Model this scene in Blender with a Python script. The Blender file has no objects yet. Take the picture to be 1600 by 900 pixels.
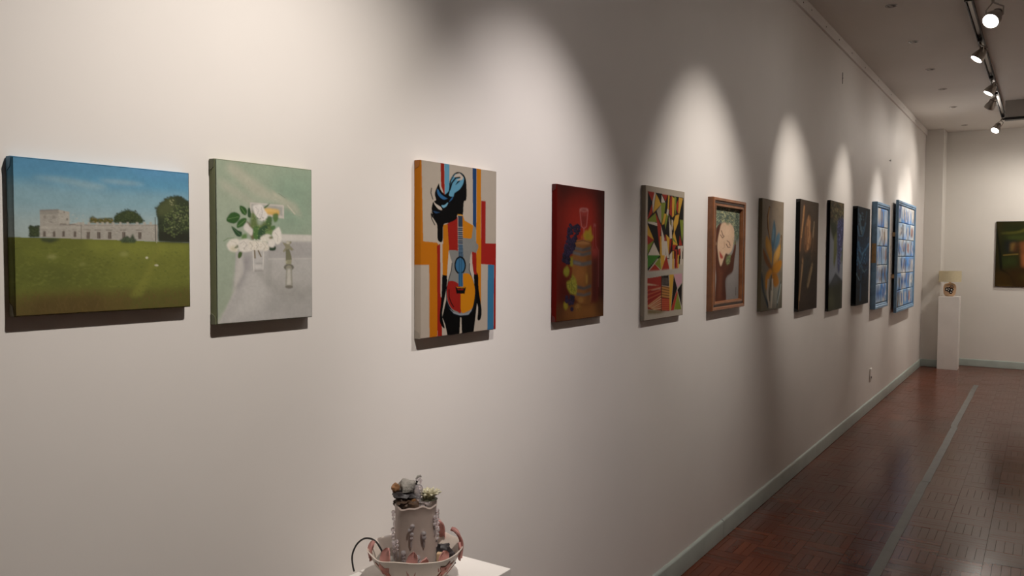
import bpy, bmesh, math, random
import numpy as np
from mathutils import Vector, Matrix, noise
C = bpy.context.scene.collection
PI = math.pi
random.seed(11)

# ------------------------------------------------------------------ camera
cam_d = bpy.data.cameras.new('camera'); cam = bpy.data.objects.new('camera', cam_d); C.objects.link(cam)
YAW, PITCH, ROLL = .5875, .0422, .0054
F = Vector((-math.sin(YAW)*math.cos(PITCH), math.cos(YAW)*math.cos(PITCH), -math.sin(PITCH)))
R0 = Vector((math.cos(YAW), math.sin(YAW), 0)); U0 = R0.cross(F)
RV = R0*math.cos(ROLL)+U0*math.sin(ROLL); UV = -R0*math.sin(ROLL)+U0*math.cos(ROLL)
CAM = Vector((1.5585, 0, 1.68))
cam.matrix_world = Matrix(((RV.x,UV.x,-F.x,CAM.x),(RV.y,UV.y,-F.y,CAM.y),(RV.z,UV.z,-F.z,CAM.z),(0,0,0,1)))
cam_d.sensor_width = 36; cam_d.lens = 1250/1600*36; cam_d.clip_start = .05
bpy.context.scene.camera = cam
# ------------------------------------------------------------------ world, exposure
w = bpy.data.worlds.new('world'); bpy.context.scene.world = w; w.use_nodes = True
w.node_tree.nodes['Background'].inputs[0].default_value = (.9,.85,.8,1); w.node_tree.nodes['Background'].inputs[1].default_value = .02
vs = bpy.context.scene.view_settings
vs.view_transform = 'Standard'; vs.look = 'None'; vs.gamma = 1; vs.use_curve_mapping = False; vs.exposure = 0.0
# the gallery's track spotlights and, last, the added fill lamps: lens position, aim, watts, colour (each lamp is built round its own light further down)
WARM, COOL, NEUT, AMB = (1,.925,.85), (1,.925,.90), (1,.92,.83), (1,.86,.70)
SPOTS = [ # lens position, aim, watts, colour, cone degrees, spill, label
 ((1.22,1.12,3.25),(0,1.26,1.32),152,WARM,72,.04,'silver track spotlight above the white roses painting'),
 ((1.22,2.42,3.25),(0,2.44,1.42),126,COOL,57,.04,'silver track spotlight above the guitar and wine paintings'),
 ((1.22,4.20,3.25),(0,4.22,1.65),108,WARM,61,.03,'silver track spotlight above the angular abstract painting'),
 ((1.22,5.55,3.30),(0,6.12,1.90),110,NEUT,48,.03,'silver track spotlight above the bird-of-paradise painting'),
 ((1.225,6.05,3.20),(0,3.55,.95),24,COOL,50,.10,'glowing silver spotlight hanging lowest and nearest, before the visible track begins'),
 ((1.015,8.085,3.40),(0,7.7,1.90),84,NEUT,46,.04,'lit silver spotlight on the track, first after the black track end'),
 ((1.015,9.825,3.40),(0,9.50,1.75),95,WARM,48,.10,'lit silver spotlight on the track, just before the one seen unlit from behind'),
 ((.97,10.80,3.40),(0,11.55,1.70),80,NEUT,50,.15,'silver track spotlight turned away so that only its back shows'),
 ((.95,12.60,3.38),(.0,11.2,1.40),140,NEUT,70,.3,'lit silver spotlight on the track, last one before the end wall'),
 ((1.85,13.00,3.38),(.55,14.0,1.50),66,NEUT,95,.25,'silver spotlight near the end wall, turned to its dark green picture'),
 ((2.95,10.9,3.40),(3.0,14.1,1.70),185,NEUT,90,.25,'unseen silver spotlight added on the short second track to brighten the end wall'),  # unseen lamp added to lift the light on the end wall
 ((3.45,9.0,3.40),(4.7,9.6,1.70),120,AMB,85,.2,'unseen silver fill spotlight added over the opposite wall, far one'),  # unseen lamp added for light bounced off the opposite wall
 ((3.45,6.2,3.40),(4.7,6.2,1.70),12,AMB,85,.2,'unseen silver fill spotlight added over the opposite wall, middle one'),  # also unseen, added as a weaker bounced fill
]

# ------------------------------------------------------------------ helpers
def lin(h):
    c = np.array([int(h[i:i+2],16) for i in (0,2,4)])/255.
    return np.where(c<=.04045, c/12.92, ((c+.055)/1.055)**2.4)
class MB:
    def __init__(s): s.v=[]; s.f=[]; s.col=[]
    def add(s, v, f, M=None):
        b=len(s.v); s.v += [tuple((M@Vector(p)) if M else p) for p in v]; s.f += [tuple(i+b for i in q) for q in f]; return s
    def box(s, x0,x1,y0,y1,z0,z1, M=None):
        v=[(x,y,z) for z in (z0,z1) for y in (y0,y1) for x in (x0,x1)]
        return s.add(v,[(0,2,3,1),(4,5,7,6),(0,1,5,4),(2,6,7,3),(0,4,6,2),(1,3,7,5)],M)
    def lathe(s, prof, n=24, M=None, rad=None, cap=True):
        v=[]; f=[]
        for k,(r,z) in enumerate(prof):
            for i in range(n):
                a=2*PI*i/n; q=rad(a,k) if rad else (1,0)
                v.append((r*q[0]*math.cos(a), r*q[0]*math.sin(a), z+q[1]))
        for k in range(len(prof)-1):
            for i in range(n):
                j=(i+1)%n; f.append((k*n+i,k*n+j,(k+1)*n+j,(k+1)*n+i))
        if cap: f.append(tuple(range(n-1,-1,-1))); f.append(tuple(range((len(prof)-1)*n,len(prof)*n)))
        return s.add(v,f,M)
    def tube(s, pts, r, n=8, M=None):
        pts=[Vector(p) for p in pts]; v=[]; f=[]; up=Vector((.123,.31,.94))
        for k,p in enumerate(pts):
            d=(pts[min(k+1,len(pts)-1)]-pts[max(k-1,0)]).normalized(); a=d.cross(up)
            if a.length<1e-3: a=d.cross(Vector((1,0,0)))
            a.normalize(); b=d.cross(a); rr=r[k] if isinstance(r,(list,tuple)) else r
            for i in range(n): t=2*PI*i/n; v.append(tuple(p+(a*math.cos(t)+b*math.sin(t))*rr))
        for k in range(len(pts)-1):
            for i in range(n): j=(i+1)%n; f.append((k*n+i,k*n+j,(k+1)*n+j,(k+1)*n+i))
        f.append(tuple(range(n-1,-1,-1))); f.append(tuple(range((len(pts)-1)*n,len(pts)*n)))
        return s.add(v,f,M)
    def ball(s, c, r, seg=10, ring=7, rough=0, sc=(1,1,1), seed=0):
        v=[]; f=[]
        for k in range(ring+1):
            t=PI*k/ring
            for i in range(seg):
                a=2*PI*i/seg; d=Vector((math.sin(t)*math.cos(a),math.sin(t)*math.sin(a),math.cos(t)))
                q=1+rough*noise.noise(d*1.7+Vector((seed,seed*.7,0))) if rough else 1
                v.append((c[0]+d.x*r*q*sc[0], c[1]+d.y*r*q*sc[1], c[2]+d.z*r*q*sc[2]))
        for k in range(ring):
            for i in range(seg): j=(i+1)%seg; f.append((k*seg+i,(k+1)*seg+i,(k+1)*seg+j,k*seg+j))
        return s.add(v,f)
    def build(s, name, m, parent=None, smooth=False, bevel=0, loc=None, weld=False):
        me=bpy.data.meshes.new(name); me.from_pydata(s.v,[],s.f); 
        bm=bmesh.new(); bm.from_mesh(me)
        if weld or smooth: bmesh.ops.remove_doubles(bm, verts=bm.verts, dist=1e-6)
        bmesh.ops.recalc_face_normals(bm, faces=bm.faces)
        if bevel: bmesh.ops.bevel(bm, geom=[e for e in bm.edges if len(e.link_faces)==2 and e.calc_face_angle(0)>.5], offset=bevel, segments=2, affect='EDGES', profile=.6)
        if smooth:
            for q in bm.faces: q.smooth=True
            for e in bm.edges:
                if len(e.link_faces)==2 and e.calc_face_angle(0)>.75: e.smooth=False
        bm.to_mesh(me); bm.free()
        if m: me.materials.append(m)
        o=bpy.data.objects.new(name,me); C.objects.link(o)
        if parent: o.parent=parent
        if loc: o.location=loc
        return o
def tag(o,label=None,cat=None,group=None,kind=None):
    if label: o['label']=label
    if cat: o['category']=cat
    if group: o['group']=group
    if kind: o['kind']=kind
    return o
def empty(name, loc=(0,0,0), rot=(0,0,0)):
    o=bpy.data.objects.new(name,None); C.objects.link(o); o.location=loc; o.rotation_euler=rot; o.empty_display_size=.05; return o
def struct(mb,name,m,**k): return tag(mb.build(name,m,**k),kind='structure')

def mat(name, col=(.8,.8,.8), rough=.5, metal=0, trans=0, emit=0, bump=None, vary=None, attr=None, ior=1.5, coat=0, spec=None):
    m=bpy.data.materials.new(name); m.use_nodes=True; nt=m.node_tree; b=nt.nodes['Principled BSDF']; L=nt.links.new
    b.inputs['Base Color'].default_value=(*col,1); b.inputs['Roughness'].default_value=rough; b.inputs['Metallic'].default_value=metal
    b.inputs['Transmission Weight'].default_value=trans; b.inputs['IOR'].default_value=ior; b.inputs['Coat Weight'].default_value=coat
    if spec is not None: b.inputs['Specular IOR Level'].default_value=spec
    if emit: b.inputs['Emission Color'].default_value=(1,.95,.88,1); b.inputs['Emission Strength'].default_value=emit
    tc=nt.nodes.new('ShaderNodeTexCoord')
    if attr:
        a=nt.nodes.new('ShaderNodeAttribute'); a.attribute_name=attr; L(a.outputs['Color'],b.inputs['Base Color'])
    if vary:   # (scale, amount): brush / pigment unevenness
        n=nt.nodes.new('ShaderNodeTexNoise'); n.inputs['Scale'].default_value=vary[0]; n.inputs['Detail'].default_value=4
        L(tc.outputs['Object'],n.inputs['Vector'])
        mx=nt.nodes.new('ShaderNodeMix'); mx.data_type='RGBA'; mx.blend_type='MULTIPLY'; mx.inputs[0].default_value=1
        r=nt.nodes.new('ShaderNodeMapRange'); r.inputs[1].default_value=.3; r.inputs[2].default_value=.7; r.inputs[3].default_value=1-vary[1]; r.inputs[4].default_value=1+vary[1]*.3
        L(n.outputs[0],r.inputs[0]); L(r.outputs[0],mx.inputs[7])
        if attr: L(a.outputs['Color'],mx.inputs[6])
        else: mx.inputs[6].default_value=(*col,1)
        L(mx.outputs[2],b.inputs['Base Color'])
    if bump:   # list of (scale, strength, distance)
        prev=None
        for sc,st,di in bump:
            n=nt.nodes.new('ShaderNodeTexNoise'); n.inputs['Scale'].default_value=sc; n.inputs['Detail'].default_value=3
            L(tc.outputs['Object'],n.inputs['Vector'])
            bp=nt.nodes.new('ShaderNodeBump'); bp.inputs['Strength'].default_value=st; bp.inputs['Distance'].default_value=di
            L(n.outputs[0],bp.inputs['Height'])
            if prev: L(prev.outputs[0],bp.inputs['Normal'])
            prev=bp
        L(prev.outputs[0],b.inputs['Normal'])
    return m
M_wall=mat('wall_paint',(.80,.76,.72),.6,bump=[(1.1,.25,.012),(9,.12,.003),(140,.06,.0004)],vary=(1.3,.05))
M_back=mat('end_wall_paint',(.74,.71,.66),.6,bump=[(1.3,.25,.012),(120,.06,.0004)],vary=(1.1,.06))
M_ceil=mat('ceiling_paint',(.83,.795,.745),.7,bump=[(2,.15,.006)],vary=(.9,.06))
M_skirt=mat('skirting_paint',(.40,.455,.42),.38,bump=[(30,.15,.002)],vary=(6,.12))
M_plinth=mat('plinth_paint',(.87,.84,.80),.45,vary=(4,.05))
M_metal=mat('brushed_metal',(.42,.39,.36),.35,.8)
M_dark=mat('black_plastic',(.012,.011,.011),.45)
M_track=mat('track_metal',(.16,.15,.145),.4,.6)
M_lens=mat('lamp_glass',(1,.95,.88),.2,emit=22)
M_lensoff=mat('lamp_glass_dim',(1,.95,.88),.2,emit=9)
M_art=mat('oil_paint',rough=.6,spec=.08,attr='col',bump=[(60,.12,.001),(420,.2,.0004)])
M_acry=mat('matt_acrylic',rough=.65,spec=.08,attr='col',bump=[(420,.15,.0003)])
M_frame=mat('varnished_wood',(.30,.115,.045),.38,vary=(18,.3),bump=[(40,.1,.001)])
M_fline=mat('dark_frame_groove',(.03,.014,.008),.5)
M_bluef=mat('blue_frame_paint',(.19,.34,.52),.5,vary=(9,.35),bump=[(25,.2,.002)])
M_bare=mat('bare_wood',(.42,.26,.12),.6,vary=(20,.25))
M_shade=mat('shade_fabric',(.68,.60,.40),.8,trans=0,vary=(40,.06))
M_tape=mat('grey_tape',(.20,.20,.185),.45,vary=(8,.12))

def text_floor():
    m=bpy.data.materials.new('parquet'); m.use_nodes=True; nt=m.node_tree; b=nt.nodes['Principled BSDF']; L=nt.links.new
    a=nt.nodes.new('ShaderNodeAttribute'); a.attribute_name='tone'
    geo=nt.nodes.new('ShaderNodeNewGeometry')
    n=nt.nodes.new('ShaderNodeTexNoise'); n.inputs['Scale'].default_value=55; n.inputs['Detail'].default_value=5; L(geo.outputs['Position'],n.inputs['Vector'])
    n2=nt.nodes.new('ShaderNodeTexNoise'); n2.inputs['Scale'].default_value=1.4; L(geo.outputs['Position'],n2.inputs['Vector'])
    s=nt.nodes.new('ShaderNodeMath'); s.operation='MULTIPLY_ADD'; s.inputs[1].default_value=.10; L(n.outputs[0],s.inputs[0]); L(a.outputs['Fac'],s.inputs[2])
    s2=nt.nodes.new('ShaderNodeMath'); s2.operation='MULTIPLY_ADD'; s2.inputs[1].default_value=.4; L(n2.outputs[0],s2.inputs[0]); L(s.outputs[0],s2.inputs[2])
    cr=nt.nodes.new('ShaderNodeValToRGB'); e=cr.color_ramp.elements
    e[0].position=.28; e[0].color=(.066,.013,.004,1); e[1].position=.95; e[1].color=(.24,.058,.020,1)
    q=cr.color_ramp.elements.new(.58); q.color=(.135,.028,.009,1)
    b.inputs['Specular IOR Level'].default_value=.25; L(s2.outputs[0],cr.inputs[0]); L(cr.outputs[0],b.inputs['Base Color'])
    r=nt.nodes.new('ShaderNodeMapRange'); r.inputs[3].default_value=.13; r.inputs[4].default_value=.26; L(n2.outputs[0],r.inputs[0]); L(r.outputs[0],b.inputs['Roughness'])
    bp=nt.nodes.new('ShaderNodeBump'); bp.inputs['Strength'].default_value=.03; bp.inputs['Distance'].default_value=.001; L(n.outputs[0],bp.inputs['Height']); L(bp.outputs[0],b.inputs['Normal'])
    return m
M_floor=text_floor(); M_sub=mat('floor_joint',(.012,.007,.005),.8)

# ------------------------------------------------------------------ the room
CE=3.596; XR=4.7; YN=-3.2; YB=14.10; TILT=0.0       # the end wall stands slightly out of square
yb=lambda x: YB+TILT*(x-.6)
struct(MB().box(-.2,0,YN-.2,15,-.1,CE+.2),'wall_left',M_wall)
v=[(-.2,yb(-.2),-.1),(XR+.2,yb(XR+.2),-.1),(XR+.2,15.2,-.1),(-.2,15.2,-.1)]
struct(MB().add(v+[(a,b,CE+.2) for a,b,_ in v],[(0,1,5,4),(1,2,6,5),(2,3,7,6),(3,0,4,7),(3,2,1,0),(4,5,6,7)]),'wall_back',M_back)
struct(MB().box(XR,XR+.2,YN-.2,15,-.1,CE+.2),'wall_right',M_wall)
struct(MB().box(-.2,XR+.2,YN-.2,YN,-.1,CE+.2),'wall_front',M_wall)
struct(MB().box(-.2,XR+.2,YN-.2,15,CE,CE+.2),'ceiling',M_ceil)
struct(MB().box(0,.245,13.66,14.3,0,CE),'trim_2',M_back,bevel=.006)['label']='shallow square pier in the corner by the end wall'
floor=struct(MB().box(-.2,XR+.2,YN-.2,15,-.12,-.008),'floor',M_sub)

# parquet: squares of five fingers, every other square turned
FW,SQ=.044,.22
def finger_mesh(tone,dx,dy):
    me=bpy.data.meshes.new('parquet_block')
    x,y=dx/2-.0004,dy/2-.0004
    me.from_pydata([(-x,-y,-.008),(x,-y,-.008),(x,y,-.008),(-x,y,-.008),(-x+.0004,-y+.0004,0),(x-.0004,-y+.0004,0),(x-.0004,y-.0004,0),(-x+.0004,y-.0004,0)],[],[(4,5,6,7),(0,1,5,4),(1,2,6,5),(2,3,7,6),(3,0,4,7)])
    at=me.attributes.new('tone','FLOAT','POINT'); at.data.foreach_set('value',[tone]*8); me.materials.append(M_floor); return me
LIB=[[finger_mesh(.06+.08*k,FW,SQ) for k in range(8)],[finger_mesh(.06+.08*k,SQ,FW) for k in range(8)]]
cells=[]
rf=random.Random(4)
for i in range(int(4.6/SQ)):
    for j in range(int((YB+.5-2.2)/SQ)):
        sqt=rf.gauss(0,.045)
        for k in range(5):
            turned=(i+j)%2
            x=i*SQ+(SQ/2 if turned else FW*(k+.5)); y=2.2+j*SQ+(FW*(k+.5) if turned else SQ/2)
            if y+ (FW/2 if turned else SQ/2)>yb(x)+.02: continue
            t=min(.62,max(.06,.32+sqt+rf.gauss(0,.055)))
            q=Vector((x,y,0))-CAM; d=q.dot(F); px=800+1250*q.dot(RV)/d; py=450-1250*q.dot(UV)/d
            size=(1/d**3) if (0<=px<=1600 and 0<=py<=900 and d>0) else 0
            cells.append((size,x,y,turned,t,rf.gauss(0,.0022),rf.gauss(0,.0022),rf.uniform(-.0004,.0004)))
cells.sort(reverse=True)
for s,x,y,tu,t,ax,ay,dz in cells[:300]:
    o=bpy.data.objects.new('parquet_block',LIB[tu][min(7,int((t-.02)/.08))]); C.objects.link(o); o.parent=floor
    o.location=(x,y,dz); o.rotation_euler=(ax,ay,0)
vv=[];ff=[];tt=[]
for s,x,y,tu,t,ax,ay,dz in cells[300:]:
    hx,hy=((SQ,FW) if tu else (FW,SQ)); hx=hx/2-.0004; hy=hy/2-.0004; b=len(vv)
    for (a,c) in ((-hx,-hy),(hx,-hy),(hx,hy),(-hx,hy)): vv.append((x+a,y+c,-.008))
    for (a,c) in ((-hx,-hy),(hx,-hy),(hx,hy),(-hx,hy)): vv.append((x+a,y+c,dz+c*ax-a*ay))
    ff += [(b+4,b+5,b+6,b+7),(b,b+1,b+5,b+4),(b+1,b+2,b+6,b+5),(b+2,b+3,b+7,b+6),(b+3,b,b+4,b+7)]; tt += [t]*8
me=bpy.data.meshes.new('parquet_field'); me.from_pydata(vv,[],ff); at=me.attributes.new('tone','FLOAT','POINT'); at.data.foreach_set('value',tt); me.materials.append(M_floor)
o=bpy.data.objects.new('parquet_field',me); C.objects.link(o); o.parent=floor; o['kind']='stuff'
# plain parquet where nobody looks
me=bpy.data.meshes.new('parquet_rest'); me.from_pydata([(0,YN,-.001),(XR,YN,-.001),(XR,2.2,-.001),(0,2.2,-.001)],[],[(0,1,2,3)]); at=me.attributes.new('tone','FLOAT','POINT'); at.data.foreach_set('value',[.3]*4); me.materials.append(M_floor)
o=bpy.data.objects.new('parquet_rest',me); C.objects.link(o); o.parent=floor; o['kind']='stuff'

# skirting boards
def board(name,y0,y1,parent,axis='y',h=.112,t=.016,n=1):
    prof=[(0,.003),(t,.003),(t,h-.012),(t*.8,h-.004),(t*.35,h),(0,h)]
    m=MB(); ny=max(2,int((y1-y0)/.12)); vs=[]; rr=random.Random(int(y0*10)+7)
    wob=[rr.uniform(-.0016,.0016) for _ in range(ny+1)]
    for k in range(ny+1):
        yy=y0+(y1-y0)*k/ny
        for (a,z) in prof: vs.append((a,yy,z+(wob[k] if z>.05 else 0)))
    q=len(prof); fs=[(k*q+i,k*q+(i+1)%q,(k+1)*q+(i+1)%q,(k+1)*q+i) for k in range(ny) for i in range(q)]+[tuple(range(q)),tuple(range(ny*q+q-1,ny*q-1,-1))]
    return m.add(vs,fs).build(name,M_skirt,parent,smooth=True)
bl=tag(empty('baseboard_left'),kind='structure')
board('skirting_board',YN,4.595,bl); board('skirting_board',4.598,13.655,bl)
bb=tag(empty('baseboard_back',(.245,yb(.245),0),(0,0,math.atan(TILT)-PI/2)),kind='structure'); board('skirting_board',0,4.45,bb)
bp=tag(empty('baseboard_pier',(0,13.66,0),(0,0,-PI/2)),kind='structure'); board('skirting_board',.016,.245,bp)
br=tag(empty('baseboard_right',(XR,0,0),(0,0,PI)),kind='structure'); board('skirting_board',-14.2,-YN,br)
# picture fillet under the ceiling with its nail heads
tr=struct(MB().box(0,.02,YN,13.66,3.508,CE),'trim_1',M_wall,bevel=.002)
nh=None
for (y,z) in ((6.17,3.548),(6.42,3.556),(6.91,3.545),(7.40,3.550),(7.95,3.552),(8.6,3.545),(9.35,3.552),(10.2,3.548),(11.2,3.552),(12.3,3.55)):
    if nh is None: nh=MB().lathe([(.006,0),(.006,.002),(.003,.003)],8,Matrix.Rotation(PI/2,4,'Y')).build('nail_head',M_dark,tr); o=nh
    else: o=nh.copy(); C.objects.link(o); o.parent=tr
    o.location=(.02,y,z)
# joint lines of the fillet's top bead
# ------------------------------------------------------------------ ceiling fittings
def track(y0,y1,x,label):
    r=tag(empty('lighting_track',(x,y0,CE)),label,'lighting track')
    m=MB(); m.box(-.025,-.017,0,y1-y0,-.036,0); m.box(.017,.025,0,y1-y0,-.034,0); m.box(-.017,.017,0,y1-y0,-.012,0)
    m.build('rail',M_dark,r,bevel=.001)
    MB().box(-.012,.012,.01,y1-y0-.01,-.020,-.0125).build('conductor_strip',M_metal,r)
    for yy in (-.012,y1-y0): MB().box(-.028,.028,yy,yy+.012,-.039,0).build('end_cap',M_dark,r,bevel=.002)
    return r
track(6.83,12.95,1.035,'long black lighting track under the ceiling, running to the end wall')
track(-1.6,6.3,1.225,'black lighting track under the ceiling over the nearest paintings')
track(10.2,13.2,2.95,'short unseen black lighting track before the end wall, added for its spotlight')
track(12.75,13.5,1.85,'very short black lighting track close to the end wall')
track(1.5,9.6,3.45,'unseen black lighting track along the opposite wall, added for the fill spotlights')

def look(d):
    d=Vector(d).normalized(); return d.to_track_quat('-Z','Y').to_matrix().to_4x4()
def track_light(pos,aim,watts,col,cone,spill,label,i):
    tx=1.035 if 6.83<pos[1]<13 and pos[0]<2 else (pos[0] if pos[0]>1.5 else 1.225)
    r=tag(empty('track_spotlight',(tx,pos[1],CE-.034)),label,'spotlight','spotlights on the ceiling tracks')
    inv=Matrix.Translation(Vector((-tx,-pos[1],-(CE-.034))))
    d=(Vector(aim)-Vector(pos)).normalized(); T=inv@Matrix.Translation(Vector(pos))@look(d)      # local -Z is the beam
    MB().box(-.017,.017,-.06,.06,-.028,.004).build('track_adapter',M_dark,r,bevel=.003)
    piv=inv@(Vector(pos)-d*.075)
    hub=Vector((piv.x*.35,-.03 if d.y<.2 else .03,min(-.05,piv.z+.06)))
    MB().tube([(0,0,-.02),tuple(hub)],.009,10).build('stem',M_metal,r,smooth=True)
    y=MB()
    for sgn in (-1,1):      # the two arms of the yoke clasp the head at its sides
        side=(T.to_3x3()@Vector((sgn*.052,0,.05)))+T.translation
        mid=(hub+side)/2+(T.to_3x3()@Vector((sgn*.03,0,.012)))
        pts=[hub,hub.lerp(mid,.55),mid,mid.lerp(side,.6),side]; y.tube([tuple(p) for p in pts],.005,6)
    y.build('yoke',M_metal,r,smooth=True)
    h=MB().lathe([(.052,-.002),(.0545,.0),(.055,.012),(.050,.034),(.040,.062),(.030,.085),(.026,.108),(.021,.118),(.004,.120)],24,T)
    h.build('lamp_head',M_metal,r,smooth=True)
    for k in (.088,.096,.104): pass
    MB().lathe([(.0295,.088),(.033,.090),(.033,.094),(.0285,.096)],20,T,cap=False).build('cooling_ring',M_track,r,smooth=True)
    MB().lathe([(.0470,-.0045),(.034,-.0075),(.016,-.0095),(.001,-.010)],24,T,cap=False).build('lens',M_lens,r,smooth=True)
    MB().lathe([(.0475,-.003),(.0475,-.009),(.0535,-.009),(.0545,-.001)],24,T,cap=False).build('bezel',M_metal,r,smooth=True)
    for e,cn,bl in ((watts,cone,1),(watts*spill,150,1)):      # the beam, and the weak spill round it
        ld=bpy.data.lights.new('bulb','SPOT'); ld.energy=e; ld.color=col; ld.spot_size=math.radians(cn); ld.spot_blend=bl; ld.shadow_soft_size=.03
        lo=bpy.data.objects.new('bulb',ld); C.objects.link(lo); lo.parent=r; lo.matrix_local=T@Matrix.Translation((0,0,-.035))
for i,s in enumerate(SPOTS): track_light(*s,i)

# unlit recessed downlights in a row
ORD=['nearest','second','third','fourth','fifth','last']
d0=None
def copy_tree(o,parent=None):
    c=o.copy(); C.objects.link(c); c.parent=parent
    for ch in [x for x in o.children]: copy_tree(ch,c)
    return c
for i,y in enumerate((6.77,8.0,9.26,10.42,11.73,13.42)):
    if d0 is None:
        d0=empty('recessed_downlight'); 
        MB().lathe([(.030,-.001),(.033,-.006),(.043,-.005),(.046,0)],28,cap=False).build('trim_ring',M_metal,d0,smooth=True)
        MB().lathe([(.032,-.002),(.026,.0),(.002,.0005)],24,cap=False).build('dark_recess',M_dark,d0,smooth=True)
        MB().lathe([(.020,-.004),(.016,-.009),(.002,-.011)],20,Matrix.Translation((-.006,.004,.004))@Matrix.Rotation(.35,4,'Y'),cap=False).build('bulb_face',M_metal,d0,smooth=True); o=d0
    else: o=copy_tree(d0)
    o.location=(.525,y,CE-.0005); tag(o,'small unlit recessed ceiling downlight, %s of the row between wall and track'%ORD[i],'downlight','recessed downlights in a row')
# boxed duct
dr=tag(empty('ceiling_box',(1.095,11.6,CE)),'shallow grey box fixed under the ceiling with a black strip along its lower edge','ceiling box')
MB().box(0,2.3,0,.10,-.205,0).build('casing',mat('duct_paint',(.42,.40,.37),.55,vary=(3,.06)),dr,bevel=.004)
MB().box(-.004,2.304,-.006,.106,-.236,-.2055).build('slot',M_dark,dr,bevel=.003)

# ------------------------------------------------------------------ small things on the wall
sk=tag(empty('wall_socket',(0,9.42,.395)),'small wall socket painted in wall colour, low under the blue tile panels','socket')
MB().box(0,.010,-.055,.055,-.06,.06).build('cover_plate',M_wall,sk,bevel=.004); MB().box(.010,.013,-.03,.03,.038,.05).build('lit_top_edge',M_plinth,sk,bevel=.001)  # paler strip on the plate stands in for its lit top edge
MB().box(.0101,.0125,-.02,.02,-.05,-.028).build('socket_hole',M_dark,sk,bevel=.001)
Rz=Matrix.Rotation(PI/2,4,'Y')
tag(MB().lathe([(.003,0),(.003,.006),(.005,.006),(.005,.008)],8,Rz).box(.002,.006,-.004,.004,-.05,.05).build('nail',M_track,loc=(0,7.655,3.27)),'thin dark nail high on the wall above the grape vine painting','nail')
tag(MB().lathe([(.004,0),(.004,.018),(.012,.018),(.012,.022)],10,Rz).build('nail',M_track,loc=(0,10.30,2.80)),'small dark round nail head on the wall above the blue tile panels','nail')
# grey tape line on the floor
tp=tag(empty('floor_tape',(.857,0,.0012)),'long straight strip of grey tape stuck along the parquet floor','floor tape')
for a,b,dx in ((2.0,6.62,.0),(6.63,8.92,.004),(8.93,12.03,-.006)):
    m=MB(); n=int((b-a)/.2); vs=[];rr=random.Random(int(a*7)); 
    for k in range(n+1): 
        yy=a+(b-a)*k/n; e=rr.uniform(-.002,.002); vs += [(-.028+e+dx,yy,0),(.028+e+dx,yy,0),(-.028+e+dx,yy,.0015),(.028+e+dx,yy,.0015)]
    fs=[]
    for k in range(n):
        c=k*4; fs += [(c+2,c+3,c+7,c+6),(c,c+2,c+6,c+4),(c+1,c+5,c+7,c+3),(c,c+4,c+5,c+1)]
    m.add(vs,fs).build('tape_strip',M_tape,tp)

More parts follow.
